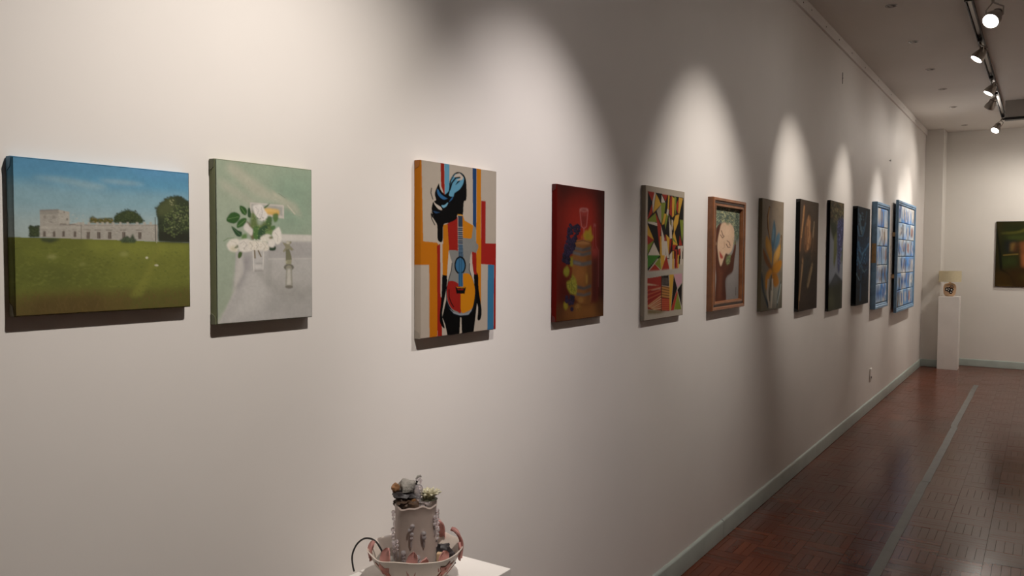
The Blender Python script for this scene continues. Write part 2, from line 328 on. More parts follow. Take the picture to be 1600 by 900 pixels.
# ------------------------------------------------------------------ paintings
PAINT = {}
PAINT['field'] = [
('g',[(0,'4a7f9f'),(0.12,'5389a6'),(0.25,'7599a6'),(0.4,'93a5a6'),(0.56,'9aa6a3')]),
('p','5288ad',14,0.8,0,(.453,-.066,1.001,-.018,1.000,.050,.705,.062)),
('p','4c82a4',14,0.7,0,(-.002,.006,.452,-.005,.266,.075,.002,.075)),
('p','86a0a8',7,0.7,1,(.093,.122,.266,.112,.488,.145,.411,.174,.265,.149)),
('p','8aa3ac',6,0.7,1,(.437,.106,.594,.098,.718,.117,.541,.125)),
('p','86a0a6',20,0.5,0,(-.005,.160,.513,.189,.998,.185,.998,.236,-.007,.272)),
('p','5f6425',0,1,0,(-.005,.503,.331,.504,.994,.521,1.002,1.071,-.009,.997)),
('p','767b30',16,0.8,0,(.356,.518,.994,.525,.993,.610,.641,.641,.380,.579)),
('p','505820',25,0.5,0,(-.001,.538,.294,.534,.254,.817,-.006,.807)),
('p','6a6e2a',30,0.6,0,(.481,.578,.993,.610,.990,.848,.583,.847)),
('p','6c7229',18,0.5,0,(.031,.566,.258,.579,.292,.669,.051,.652)),
('p','4a501e',25,0.5,0,(.139,.696,.479,.702,.400,.839,.115,.812)),
('p','53441c',22,0.9,0,(-.007,.877,.301,.857,1.020,.884,1.010,1.072,-.010,1.012)),
('p','4d3d18',15,0.7,0,(.080,.882,.438,.887,.474,1.014,.089,.998)),
('p','50511d',18,0.6,0,(.582,.879,1.005,.849,1.002,1.054,.635,1.026)),
('p','74762f',8,0.75,0,(.783,.531,.815,.530,.782,.642,.692,.901,.609,.904,.695,.755,.753,.642)),
('d','6b7030',380,(5, 2.2),0.55,(-.001,.538,.994,.533,.997,.849,-.001,.807)),
('d','484f1c',260,(4, 2),0.4,(-.002,.567,.993,.559,.996,.917,-.002,.863)),
('d','5c4a22',200,(2, 7),0.6,(-.005,.849,1.005,.866,1.002,1.054,-.007,.998)),
('p','8f9057',4,0.6,1,(.212,.624,.204,.633,.186,.637,.169,.633,.161,.624,.169,.614,.187,.611,.205,.614)),
('p','8a8c52',5,0.6,1,(.607,.605,.599,.615,.580,.619,.561,.615,.553,.605,.561,.595,.580,.590,.599,.595)),
('p','b9b69c',1,0.9,1,(.726,.631,.723,.636,.717,.639,.711,.636,.709,.631,.712,.625,.718,.622,.724,.625)),
('p','b5b096',1,0.9,1,(.790,.685,.786,.690,.777,.691,.768,.689,.764,.685,.768,.680,.777,.678,.786,.680)),
('p','868a4e',4,0.5,1,(.364,.673,.359,.680,.347,.683,.335,.680,.330,.673,.335,.665,.347,.662,.359,.665)),
('p','2f3b22',2,1,0,(.078,.430,.108,.437,.129,.435,.129,.501,.076,.503)),
('d','2b3720',50,(2.4, 2.2),0.9,(.078,.426,.103,.431,.131,.427,.130,.448,.077,.450)),
('d','26301c',60,(2, 2),0.9,(.078,.430,.129,.432,.130,.498,.076,.499)),
('d','3f4c2b',40,(2, 1.5),0.7,(.078,.437,.129,.438,.130,.488,.077,.489)),
('p','43471f',2,1,0,(.387,.398,.390,.363,.408,.350,.425,.367,.471,.361,.519,.357,.521,.397)),
('d','6b5a1f',60,(2, 1.6),0.8,(.390,.370,.425,.367,.519,.359,.518,.393,.390,.398)),
('p','2d3a20',2,1,0,(.518,.395,.531,.339,.568,.312,.605,.297,.649,.306,.680,.335,.702,.364,.695,.388)),
('d','2d3a20',120,(2.2, 2),0.9,(.518,.386,.528,.336,.568,.305,.605,.291,.652,.300,.686,.331,.705,.371)),
('d','46512a',90,(2, 1.8),0.8,(.537,.342,.605,.303,.686,.342,.692,.383,.530,.389)),
('d','1f2a17',60,(2, 2),0.8,(.531,.364,.692,.364,.692,.388,.530,.394)),
('p','97938a',0,1,0,(.132,.329,.225,.320,.281,.331,.281,.411,.344,.395,.355,.408,.779,.392,.788,.401,.786,.510,.553,.508,.342,.507,.129,.500)),
('p','85827a',2,0.8,0,(.132,.329,.225,.320,.225,.348,.132,.356)),
('p','a19d93',1,0.8,0,(.227,.323,.281,.331,.280,.411,.226,.408)),
('p','74716b',1,0.9,0,(.131,.327,.226,.317,.226,.325,.131,.335)),
('p','a5a096',3,0.6,0,(.131,.432,.344,.421,.344,.438,.130,.448)),
('p','7f7b75',1,0.85,0,(.229,.411,.344,.412,.786,.394,.786,.402,.229,.422)),
('p','a39e94',4,0.5,0,(.344,.421,.769,.405,.769,.422,.344,.436)),
('d','b2ada2',150,(3, 1.6),0.4,(.135,.336,.279,.335,.769,.409,.768,.499,.133,.494)),
('d','6f6b66',150,(3, 1.4),0.4,(.135,.336,.279,.335,.769,.409,.768,.499,.133,.494)),
('l','5b5248',1,0,0.8,(.234,.412,.311,.412)),
('p','a09b90',1,0.95,0,(.264,.398,.277,.397,.277,.415,.264,.415)),
('p','a09b90',1,0.95,0,(.322,.395,.335,.395,.335,.413,.322,.413)),
('p','a09b90',1,0.95,0,(.347,.394,.361,.394,.360,.412,.347,.412)),
('p','a09b90',1,0.95,0,(.378,.393,.392,.393,.392,.411,.378,.411)),
('p','a09b90',1,0.95,0,(.424,.391,.438,.391,.438,.409,.424,.409)),
('p','a09b90',1,0.95,0,(.453,.390,.467,.389,.467,.408,.453,.408)),
('p','a09b90',1,0.95,0,(.480,.389,.494,.388,.494,.407,.479,.407)),
('p','a09b90',1,0.95,0,(.512,.388,.527,.387,.527,.406,.512,.406)),
('p','a09b90',1,0.95,0,(.555,.386,.569,.385,.569,.404,.554,.405)),
('p','a09b90',1,0.95,0,(.598,.384,.612,.384,.612,.402,.597,.403)),
('p','a09b90',1,0.95,0,(.654,.382,.669,.381,.669,.400,.654,.401)),
('p','a09b90',1,0.95,0,(.698,.380,.714,.379,.713,.399,.698,.399)),
('p','a09b90',1,0.95,0,(.737,.378,.753,.378,.752,.397,.737,.398)),
('p','4f433b',1,0.9,0,(.146,.461,.158,.461,.158,.496,.145,.497)),
('p','88847a',1,0.6,0,(.138,.449,.163,.448,.163,.455,.138,.456)),
('p','4f433b',1,0.9,0,(.194,.460,.207,.459,.207,.495,.194,.496)),
('p','88847a',1,0.6,0,(.187,.448,.212,.447,.212,.454,.187,.454)),
('p','4f433b',1,0.9,0,(.243,.458,.256,.458,.255,.494,.242,.495)),
('p','88847a',1,0.6,0,(.235,.446,.261,.445,.261,.452,.235,.453)),
('p','4f433b',1,0.9,0,(.303,.456,.316,.456,.315,.493,.302,.493)),
('p','88847a',1,0.6,0,(.295,.444,.321,.443,.321,.450,.294,.451)),
('p','43352e',1,0.95,0,(.372,.458,.389,.457,.388,.504,.371,.504)),
('p','5e564e',1,0.8,0,(.360,.444,.393,.443,.393,.448,.360,.449)),
('l','8f8a80',1,0,0.6,(.380,.460,.379,.499)),
('p','43352e',1,0.95,0,(.429,.456,.446,.456,.446,.503,.429,.503)),
('p','5e564e',1,0.8,0,(.417,.442,.451,.441,.451,.446,.417,.447)),
('l','8f8a80',1,0,0.6,(.438,.458,.437,.498)),
('p','43352e',1,0.95,0,(.491,.454,.508,.454,.508,.502,.490,.502)),
('p','5e564e',1,0.8,0,(.478,.440,.513,.439,.513,.445,.478,.446)),
('l','8f8a80',1,0,0.6,(.499,.456,.499,.497)),
('p','43352e',1,0.95,0,(.573,.452,.590,.452,.590,.500,.572,.500)),
('p','5e564e',1,0.8,0,(.559,.437,.595,.436,.595,.442,.559,.443)),
('l','8f8a80',1,0,0.6,(.581,.454,.581,.495)),
('p','43352e',1,0.95,0,(.667,.449,.686,.449,.685,.498,.667,.498)),
('p','5e564e',1,0.8,0,(.654,.434,.691,.433,.690,.439,.654,.440)),
('l','8f8a80',1,0,0.6,(.676,.451,.676,.493)),
('p','5e574f',2,0.6,0,(.151,.363,.161,.362,.161,.379,.150,.380)),
('p','5e574f',2,0.6,0,(.197,.360,.207,.360,.207,.377,.196,.378)),
('p','3a3730',1,0.7,0,(.251,.328,.257,.329,.257,.341,.251,.340)),
('p','3c372f',1,0.8,0,(.265,.373,.273,.374,.273,.387,.265,.386)),
('l','5c574f',1.2,0,0.7,(.343,.414,.342,.507)),
('l','3b352f',1.3,0,0.95,(.773,.342,.774,.510)),
('l','aaa59a',1.2,0,0.8,(.784,.401,.780,.523)),
('p','2b3520',3,0.9,0,(.130,.504,.201,.505,.233,.512,.179,.537,.137,.524)),
('p','2c3a26',2,0.95,0,(.553,.512,.581,.490,.602,.477,.618,.494,.634,.461,.646,.497,.658,.508,.645,.528,.577,.528)),
('d','48573a',40,(1.8, 1.8),0.7,(.565,.506,.602,.484,.652,.505,.639,.525,.571,.524)),
('p','2a3420',2,1,0,(.787,.353,.781,.274,.812,.231,.866,.194,.921,.172,.977,.201,1.001,.219,1.001,.518,.889,.519,.791,.513)),
('d','2a3420',200,(3.5, 3),0.9,(.782,.345,.776,.275,.808,.226,.863,.187,.921,.166,.977,.193,1.005,.211,1.003,.327)),
('p','1e2016',6,0.9,0,(.790,.435,1.002,.444,1.001,.520,.791,.513)),
('p','4a5230',8,0.8,0,(.788,.263,.859,.198,.907,.202,.892,.287,.837,.328,.790,.330)),
('d','566339',200,(3, 2.4),0.75,(.830,.320,.906,.248,1.001,.234,1.002,.405,.903,.485,.822,.434)),
('d','7b8157',60,(2.2, 1.8),0.7,(.837,.335,.934,.216,1.001,.242,.989,.351,.890,.454)),
('d','20281a',120,(3, 2.4),0.7,(.790,.360,.857,.334,1.003,.389,1.001,.498,.794,.502)),
('d','8b8c68',12,(2, 2),0.8,(.859,.206,.900,.210,.892,.249,.865,.243))]
PAINT['roses'] = [
('g',[(0,'929c89'),(0.4,'939e8c'),(1,'98a18f')]),
('p','7f9481',40,0.9,0,(.536,.016,1.004,.015,.988,.435,.522,.427)),
('p','8a9a86',30,0.5,0,(-.006,.013,.536,.016,.349,.181,.011,.131)),
('p','a9a796',9,0.75,0,(.138,.009,.223,.037,.531,.172,.817,.240,.889,.333,.742,.279,.371,.201,.095,.059)),
('p','a6a595',10,0.7,0,(.021,.117,.114,.138,.369,.236,.528,.243,.324,.265,.071,.181)),
('p','b0aa98',4,0.8,0,(.531,.158,.743,.235,.792,.251,.577,.192)),
('l','6d7766',1,1,0.7,(.625,.179,.696,.205)),
('l','b9b4a3',2,1.5,0.8,(.723,.253,.802,.306)),
('p','8f9d8c',25,0.5,0,(.011,.462,.125,.461,.171,.676,.007,.937)),
('p','a9a7a4',2,1,0,(.185,.554,.520,.498,.662,.483,1.007,.487,1.006,1.004,.434,1.001,.016,.996,.178,.784)),
('p','c1bdb6',2,0.95,0,(.646,.443,1.004,.443,1.002,.487,.650,.490)),
('p','9b9896',5,0.85,0,(.650,.490,1.007,.490,1.008,.592,.493,.597,.519,.512)),
('p','8f8c8c',10,0.8,0,(.216,.582,.336,.568,.333,.679,.221,.785,.157,.783)),
('p','b7b4ae',5,0.95,1,(.205,.595,.238,.568,.256,.677,.178,.784,.133,.863,.016,.996,.002,.989,.134,.850,.169,.730)),
('p','9a9893',16,0.8,0,(.311,.678,1.005,.690,1.010,.884,.720,.887,.510,.794)),
('p','b5b3af',14,0.8,0,(.311,.678,.511,.766,.507,.878,.280,.964,.047,.992,.218,.866)),
('p','aaa8a4',12,0.8,0,(.516,.611,.995,.607,1.001,.779,.675,.799,.490,.709)),
('p','9a9894',25,0.5,0,(.509,.808,1.013,.824,1.006,1.004,.434,.994)),
('p','989692',5,0.6,0,(.489,.604,.551,.604,.545,.795,.491,.794)),
('l','bab7b1',1.5,1.5,0.7,(.516,.604,1.003,.600)),
('p','bab4ac',1,1,0,(.329,.249,.681,.253,.681,.340,.609,.337,.327,.315)),
('p','969791',2,0.9,0,(.342,.257,.667,.264,.665,.323,.341,.307)),
('p','c49f57',3,1,1,(.473,.281,.617,.284,.630,.309,.610,.321,.489,.317,.466,.300)),
('p','d2b274',3,0.8,0,(.490,.287,.611,.288,.617,.300,.490,.301)),
('p','2f5227',1,1,1,(.099,.369,.138,.324,.192,.317,.230,.335,.213,.367,.168,.386)),
('p','2c4f25',1,1,1,(.232,.274,.277,.282,.300,.305,.287,.330,.253,.324,.228,.297)),
('p','29452a',1,1,1,(.307,.294,.328,.286,.340,.339,.309,.340)),
('p','33582a',1,1,1,(.198,.410,.207,.375,.252,.351,.294,.353,.273,.391,.228,.408)),
('p','244229',1,1,1,(.148,.402,.211,.427,.246,.437,.241,.462,.199,.462,.167,.435)),
('p','5c7a49',2,1,1,(.249,.455,.291,.447,.290,.486,.262,.500,.243,.479)),
('p','375a2c',1,1,1,(.465,.278,.527,.249,.521,.259,.485,.279)),
('p','5b6a3b',4,0.95,1,(.348,.307,.384,.327,.416,.391,.488,.361,.547,.389,.557,.440,.473,.463,.425,.485,.356,.471,.323,.422)),
('p','4b6d3a',2,0.95,1,(.358,.414,.410,.399,.420,.470,.367,.478)),
('p','2f4b33',2,0.95,1,(.415,.420,.487,.386,.510,.411,.437,.485,.408,.478)),
('p','6a8251',2,0.9,1,(.486,.426,.558,.418,.551,.443,.485,.441)),
('p','4f6b37',2,0.95,1,(.561,.319,.616,.310,.615,.350,.578,.366)),
('p','465f37',2,0.95,1,(.489,.339,.549,.334,.541,.389,.499,.390)),
('p','2a3d2c',1,1,1,(.518,.524,.585,.520,.584,.546,.529,.548)),
('p','44592f',1,1,1,(.206,.592,.212,.564,.249,.551,.242,.585,.219,.599)),
('p','59411f',2,0.7,0,(.291,.365,.325,.379,.367,.478,.344,.485,.301,.401)),
('l','6c8060',1.2,0.6,0.9,(.073,.493,.111,.477,.166,.473)),
('p','466a3a',1,0.9,1,(.540,.396,.583,.388,.582,.414,.546,.414)),
('p','cfcac4',2,1,1,(.363,.267,.444,.259,.473,.289,.507,.324,.476,.360,.418,.355,.378,.320,.362,.292)),
('d','b5b0af',30,(2.2, 1.6),0.6,(.380,.277,.467,.289,.489,.339,.429,.348)),
('p','c9c4bc',2,1,1,(.265,.401,.296,.378,.324,.400,.355,.421,.343,.457,.311,.443,.272,.422)),
('p','cec9be',2,1,1,(.105,.508,.144,.484,.209,.481,.225,.508,.196,.557,.131,.553,.104,.529)),
('p','b9b190',4,0.6,0,(.121,.529,.186,.522,.196,.553,.141,.553)),
('p','4a5a33',1,0.9,0,(.169,.536,.208,.511,.219,.529,.197,.537)),
('p','cdc8bf',2,1,1,(.220,.490,.304,.477,.355,.500,.354,.546,.251,.560,.213,.536)),
('p','d0cabd',2,1,1,(.321,.493,.413,.488,.495,.499,.518,.542,.434,.553,.331,.542)),
('p','c9c5b8',2,1,1,(.431,.467,.497,.444,.544,.458,.519,.491,.448,.492)),
('p','d2cdc4',2,1,1,(.557,.432,.607,.402,.631,.400,.655,.446,.647,.490,.603,.509,.562,.469)),
('p','cfcac2',2,1,1,(.514,.484,.556,.469,.585,.498,.566,.528,.518,.520)),
('d','d9d4cc',60,(2.2, 1.8),0.7,(.231,.493,.508,.470,.518,.535,.240,.553)),
('d','a59f90',40,(1.6, 1.3),0.6,(.242,.500,.508,.484,.506,.539,.252,.550)),
('l','9a958e',0.9,0.5,0.6,(.225,.511,.265,.493,.298,.514,.263,.543)),
('l','9c978d',0.9,0.5,0.6,(.321,.500,.354,.521,.331,.542)),
('l','99948a',0.9,0.5,0.6,(.384,.492,.412,.514,.388,.539)),
('l','a09b91',0.9,0.5,0.6,(.448,.499,.483,.521,.464,.542)),
('l','97928a',0.9,0.5,0.6,(.385,.277,.419,.298,.395,.327)),
('l','97928a',0.9,0.5,0.6,(.444,.275,.454,.311,.435,.348)),
('l','9b968c',0.9,0.5,0.6,(.582,.432,.617,.454,.610,.491)),
('l','a8a396',1,0.6,0.6,(.143,.494,.187,.501,.197,.536)),
('l','6f8a58',0.7,0.4,0.8,(.115,.359,.214,.343)),
('l','6f8a58',0.7,0.4,0.8,(.243,.286,.283,.323)),
('l','6f8a58',0.7,0.4,0.8,(.212,.399,.280,.362)),
('l','5d7d52',0.7,0.4,0.7,(.157,.410,.232,.455)),
('d','3c5a34',40,(2.2, 2),0.6,(.349,.328,.548,.352,.545,.433,.425,.478,.356,.457)),
('d','829a62',36,(2, 1.6),0.6,(.349,.321,.548,.352,.545,.433,.425,.478,.356,.457)),
('p','5e5f39',2,0.9,1,(.562,.466,.556,.472,.540,.475,.525,.473,.519,.467,.525,.460,.541,.458,.556,.460)),
('p','b0aeab',3,0.7,0,(.351,.550,.470,.546,.460,.680,.361,.679)),
('l','6a5a39',2,0.7,0.9,(.371,.550,.375,.596)),
('l','64553a',2,0.7,0.9,(.409,.551,.436,.587)),
('l','cfccc6',1.4,1,0.8,(.355,.557,.363,.678)),
('l','c8c5bf',1.4,1,0.8,(.463,.553,.454,.676)),
('p','8f8c88',2,0.8,0,(.380,.627,.449,.628,.443,.636,.385,.636)),
('p','86837f',2,0.7,0,(.361,.671,.460,.672,.459,.683,.366,.682)),
('p','c7c4bf',3,0.6,0,(.373,.639,.449,.640,.442,.666,.378,.665)),
('p','827f68',1,0.95,0,(.659,.494,.702,.501,.709,.486,.738,.488,.760,.486,.763,.497,.740,.512,.789,.542,.764,.550,.726,.535,.675,.561,.666,.551,.695,.527,.677,.509)),
('p','6b6a52',1,0.95,0,(.698,.542,.736,.535,.760,.587,.764,.610,.696,.613)),
('p','8d8a70',1,0.95,0,(.696,.609,.764,.610,.758,.640,.698,.639)),
('p','5e5c50',1,0.9,1,(.787,.659,.770,.674,.730,.680,.691,.673,.676,.657,.692,.642,.732,.636,.771,.643)),
('p','8c897a',1,0.9,1,(.761,.658,.752,.668,.730,.671,.709,.667,.701,.658,.710,.648,.731,.645,.753,.649)),
('p','8d8b80',1,0.85,0,(.699,.661,.766,.662,.774,.790,.690,.787)),
('p','b7b4ab',2,0.9,0,(.717,.669,.747,.669,.753,.774,.708,.773)),
('p','6e6b61',1,0.9,1,(.776,.788,.763,.796,.732,.798,.702,.794,.690,.786,.703,.779,.733,.777,.763,.781)),
('p','b9b4a6',1,0.8,1,(.743,.497,.737,.504,.722,.506,.708,.504,.703,.497,.709,.491,.723,.488,.737,.491)),
('p','aaa892',1,0.7,1,(.713,.624,.709,.628,.700,.630,.692,.628,.688,.624,.692,.620,.701,.618,.710,.620))]
PAINT['guitar'] = [
('g',[(0,'b0a597'),(1,'afa395')]),
('p','b26a14',0,1,0,(-.075,.003,.009,.000,.030,.452,.201,.458,.201,.507,-.074,.506)),
('p','b2680f',0,1,0,(-.074,.464,.212,.464,.198,1.011,.105,1.004,.101,.584,-.074,.585)),
('p','8e1f14',0,1,0,(.195,.476,.235,.463,.260,1.003,.202,1.002)),
('p','8a2316',0,1,0,(.237,-.001,.282,-.002,.289,.179,.246,.175)),
('p','5b93ad',0,1,0,(.285,-.001,.346,-.002,.348,.186,.292,.179)),
('p','1f3f68',0,1,0,(.653,-.000,.705,-.002,.706,.373,.660,.343)),
('p','bb7414',0,1,0,(.708,-.002,.770,-.003,.776,.509,.707,.509)),
('p','95201a',0,1,0,(.776,.194,.838,.195,.839,.455,.998,.455,.997,.510,.775,.509)),
('p','bb7210',0,1,0,(.712,.462,.776,.462,.776,.869,.743,.829,.706,.677)),
('p','96201a',0,1,0,(.776,.462,1.005,.461,1.005,1.002,.963,1.000,.967,.590,.775,.583)),
('p','346e94',0,1,0,(.873,.587,.965,.590,.961,1.000,.869,.997)),
('p','030303',0,1,1,(.261,.643,.321,.648,.312,.723,.278,.808,.261,.881,.291,.950,.260,.942,.231,.910,.231,.867,.248,.782)),
('p','030303',0,1,1,(.678,.644,.732,.647,.743,.737,.785,.863,.776,.915,.751,.930,.727,.919,.736,.854,.698,.775)),
('p','030303',0,1,0,(.312,.711,.312,.785,.261,.887,.298,.932,.328,.999,.483,1.000,.492,.900,.507,.900,.515,1.001,.675,.997,.700,.905,.725,.802,.683,.709,.493,.672)),
('p','b26c12',0,1,0,(.262,.463,.343,.463,.343,.501,.329,.575,.321,.648,.264,.643)),
('p','8e1d14',0,1,0,(.647,.508,.709,.511,.714,.648,.672,.643,.654,.579)),
('p','b4aa9d',0,1,1,(.343,.501,.361,.551,.381,.576,.361,.625,.323,.668,.321,.648,.333,.557)),
('p','b4aa9d',0,1,1,(.640,.524,.651,.592,.678,.648,.654,.657,.613,.624,.617,.559)),
('p','ada396',0,1,0,(.235,.463,.262,.463,.261,.643,.252,.770,.240,.770)),
('p','7a7a76',0,1,1,(.343,.457,.708,.456,.707,.511,.640,.511,.617,.579,.613,.617,.646,.663,.683,.716,.690,.768,.652,.857,.593,.880,.464,.876,.380,.847,.328,.798,.319,.736,.337,.687,.374,.619,.384,.576,.361,.538,.343,.501)),
('l','0b1a26',1.1,0,1,(.384,.576,.374,.619,.337,.678,.315,.730,.315,.791,.339,.836,.408,.876,.492,.891,.593,.891,.664,.864,.701,.801,.691,.723,.646,.663,.613,.617,.617,.579)),
('p','8d1e17',0,1,1,(.319,.736,.337,.687,.381,.679,.451,.693,.502,.729,.504,.865,.450,.862,.380,.841,.333,.798)),
('p','bd780f',0,1,1,(.516,.647,.595,.639,.646,.663,.683,.716,.690,.768,.660,.844,.593,.867,.504,.865,.502,.729,.529,.718)),
('p','8f939a',0,0.9,0,(.353,.842,.394,.860,.478,.877,.593,.880,.652,.857,.608,.887,.492,.888,.408,.873)),
('l','120404',1.5,0,0.95,(.346,.731,.346,.774,.374,.809,.405,.833)),
('p','7a7a76',0,1,0,(.521,.289,.548,.322,.702,.361,.706,.501,.349,.500,.349,.489)),
('p','b06a12',0,1,0,(.271,.356,.324,.347,.337,.442,.349,.500,.267,.500,.271,.431)),
('p','8c1e16',0,1,0,(.324,.347,.454,.300,.461,.501,.349,.500,.337,.442)),
('p','ba7413',0,1,0,(.521,.289,.548,.322,.664,.349,.664,.416,.629,.430,.520,.426)),
('p','7d7d78',0,1,0,(.664,.349,.702,.373,.701,.501,.523,.501,.523,.428,.643,.429)),
('p','8c1e16',0,1,0,(.343,.463,.463,.463,.463,.505,.403,.496,.343,.502)),
('p','060606',0,1,1,(.344,.151,.351,.103,.396,.060,.455,.040,.522,.047,.563,.081,.573,.159,.565,.201,.535,.214,.521,.289,.454,.291,.434,.318,.350,.340,.274,.356,.267,.431,.255,.453,.223,.452,.201,.432,.196,.360,.162,.330,.123,.296,.144,.233,.181,.215,.168,.176,.224,.116,.243,.149,.287,.179)),
('p','5b93ad',0,1,1,(.353,.156,.358,.103,.403,.059,.482,.043,.533,.064,.529,.100,.482,.139,.415,.165,.396,.187,.344,.183)),
('p','b8ada0',0,1,1,(.403,.071,.455,.048,.515,.053,.522,.077,.469,.089,.442,.087,.482,.076,.455,.071)),
('l','060606',2.2,0,1,(.353,.150,.379,.108,.429,.076,.482,.070)),
('p','060606',0,1,1,(.426,.117,.455,.095,.485,.088,.468,.100)),
('l','0a0a0a',1.2,0,1,(.344,.156,.364,.097,.416,.053,.482,.042,.542,.067)),
('p','2d5e8a',0,1,1,(.202,.151,.239,.178,.299,.196,.325,.201,.274,.209,.224,.196,.197,.174)),
('p','b8ada0',0,1,1,(.150,.208,.168,.233,.239,.253,.255,.270,.211,.266,.162,.239)),
('p','b8ada0',0,0.9,1,(.224,.098,.239,.126,.274,.171,.239,.155,.219,.122)),
('p','6fa3ba',0,1,1,(.249,.244,.287,.240,.331,.224,.312,.245,.274,.257)),
('p','2d5e8a',0,1,1,(.344,.221,.370,.199,.396,.187,.383,.202)),
('p','243f5e',0,1,1,(.150,.279,.211,.283,.236,.282,.180,.292)),
('l','060606',1.2,0,1,(.128,.152,.120,.178,.144,.214)),
('p','b4a99c',0,1,1,(.128,.262,.138,.296,.168,.318,.150,.307,.126,.285)),
('l','060606',1.2,0,1,(.123,.296,.132,.325,.168,.358)),
('p','c08a30',0,1,0,(.452,.288,.524,.289,.524,.296,.452,.295)),
('p','2b3a4c',0,1,0,(.460,.297,.521,.296,.523,.504,.467,.504)),
('l','b2a79a',1,0,0.8,(.459,.364,.523,.363)),
('l','8f8f8d',1,0,0.8,(.459,.376,.523,.375)),
('l','b2a79a',1,0,0.8,(.459,.388,.523,.388)),
('l','8f8f8d',1,0,0.8,(.459,.401,.523,.400)),
('l','b2a79a',1,0,0.8,(.459,.413,.523,.413)),
('l','8f8f8d',1,0,0.8,(.459,.426,.523,.425)),
('l','b2a79a',1,0,0.8,(.459,.438,.523,.438)),
('l','8f8f8d',1,0,0.8,(.459,.451,.523,.450)),
('l','b2a79a',1,0,0.8,(.459,.463,.523,.463)),
('l','8f8f8d',1,0,0.8,(.459,.475,.523,.475)),
('l','b2a79a',1,0,0.8,(.459,.488,.523,.488)),
('l','8f8f8d',1,0,0.8,(.459,.500,.523,.500)),
('p','28435b',0,1,0,(.469,.463,.523,.463,.530,.546,.468,.545)),
('l','6f8494',0.7,0,0.8,(.470,.468,.523,.468)),
('l','6f8494',0.7,0,0.8,(.470,.476,.523,.476)),
('l','6f8494',0.7,0,0.8,(.470,.484,.523,.484)),
('l','6f8494',0.7,0,0.8,(.470,.493,.523,.493)),
('l','6f8494',0.7,0,0.8,(.470,.501,.523,.501)),
('l','6f8494',0.7,0,0.8,(.470,.509,.523,.509)),
('l','6f8494',0.7,0,0.8,(.470,.517,.523,.518)),
('l','6f8494',0.7,0,0.8,(.470,.526,.523,.526)),
('l','6f8494',0.7,0,0.8,(.470,.534,.523,.534)),
('p','060606',0,1,1,(.567,.591,.544,.629,.489,.644,.435,.627,.413,.589,.436,.551,.490,.535,.545,.552)),
('p','346487',0,1,1,(.550,.591,.532,.622,.489,.634,.447,.620,.430,.589,.448,.558,.490,.545,.532,.559)),
('p','2f5f83',0,1,0,(.468,.634,.525,.635,.529,.714,.468,.713)),
('p','060606',0,1,0,(.428,.716,.568,.720,.550,.760,.444,.756)),
('p','a86a12',0,0.9,0,(.437,.716,.562,.720,.554,.726,.451,.724)),
('p','7e1a14',0,0.9,0,(.453,.728,.539,.731,.533,.738,.459,.736)),
('l','14202c',0.8,0,0.7,(.477,.514,.479,.716)),
('l','14202c',0.8,0,0.7,(.506,.514,.508,.717))]
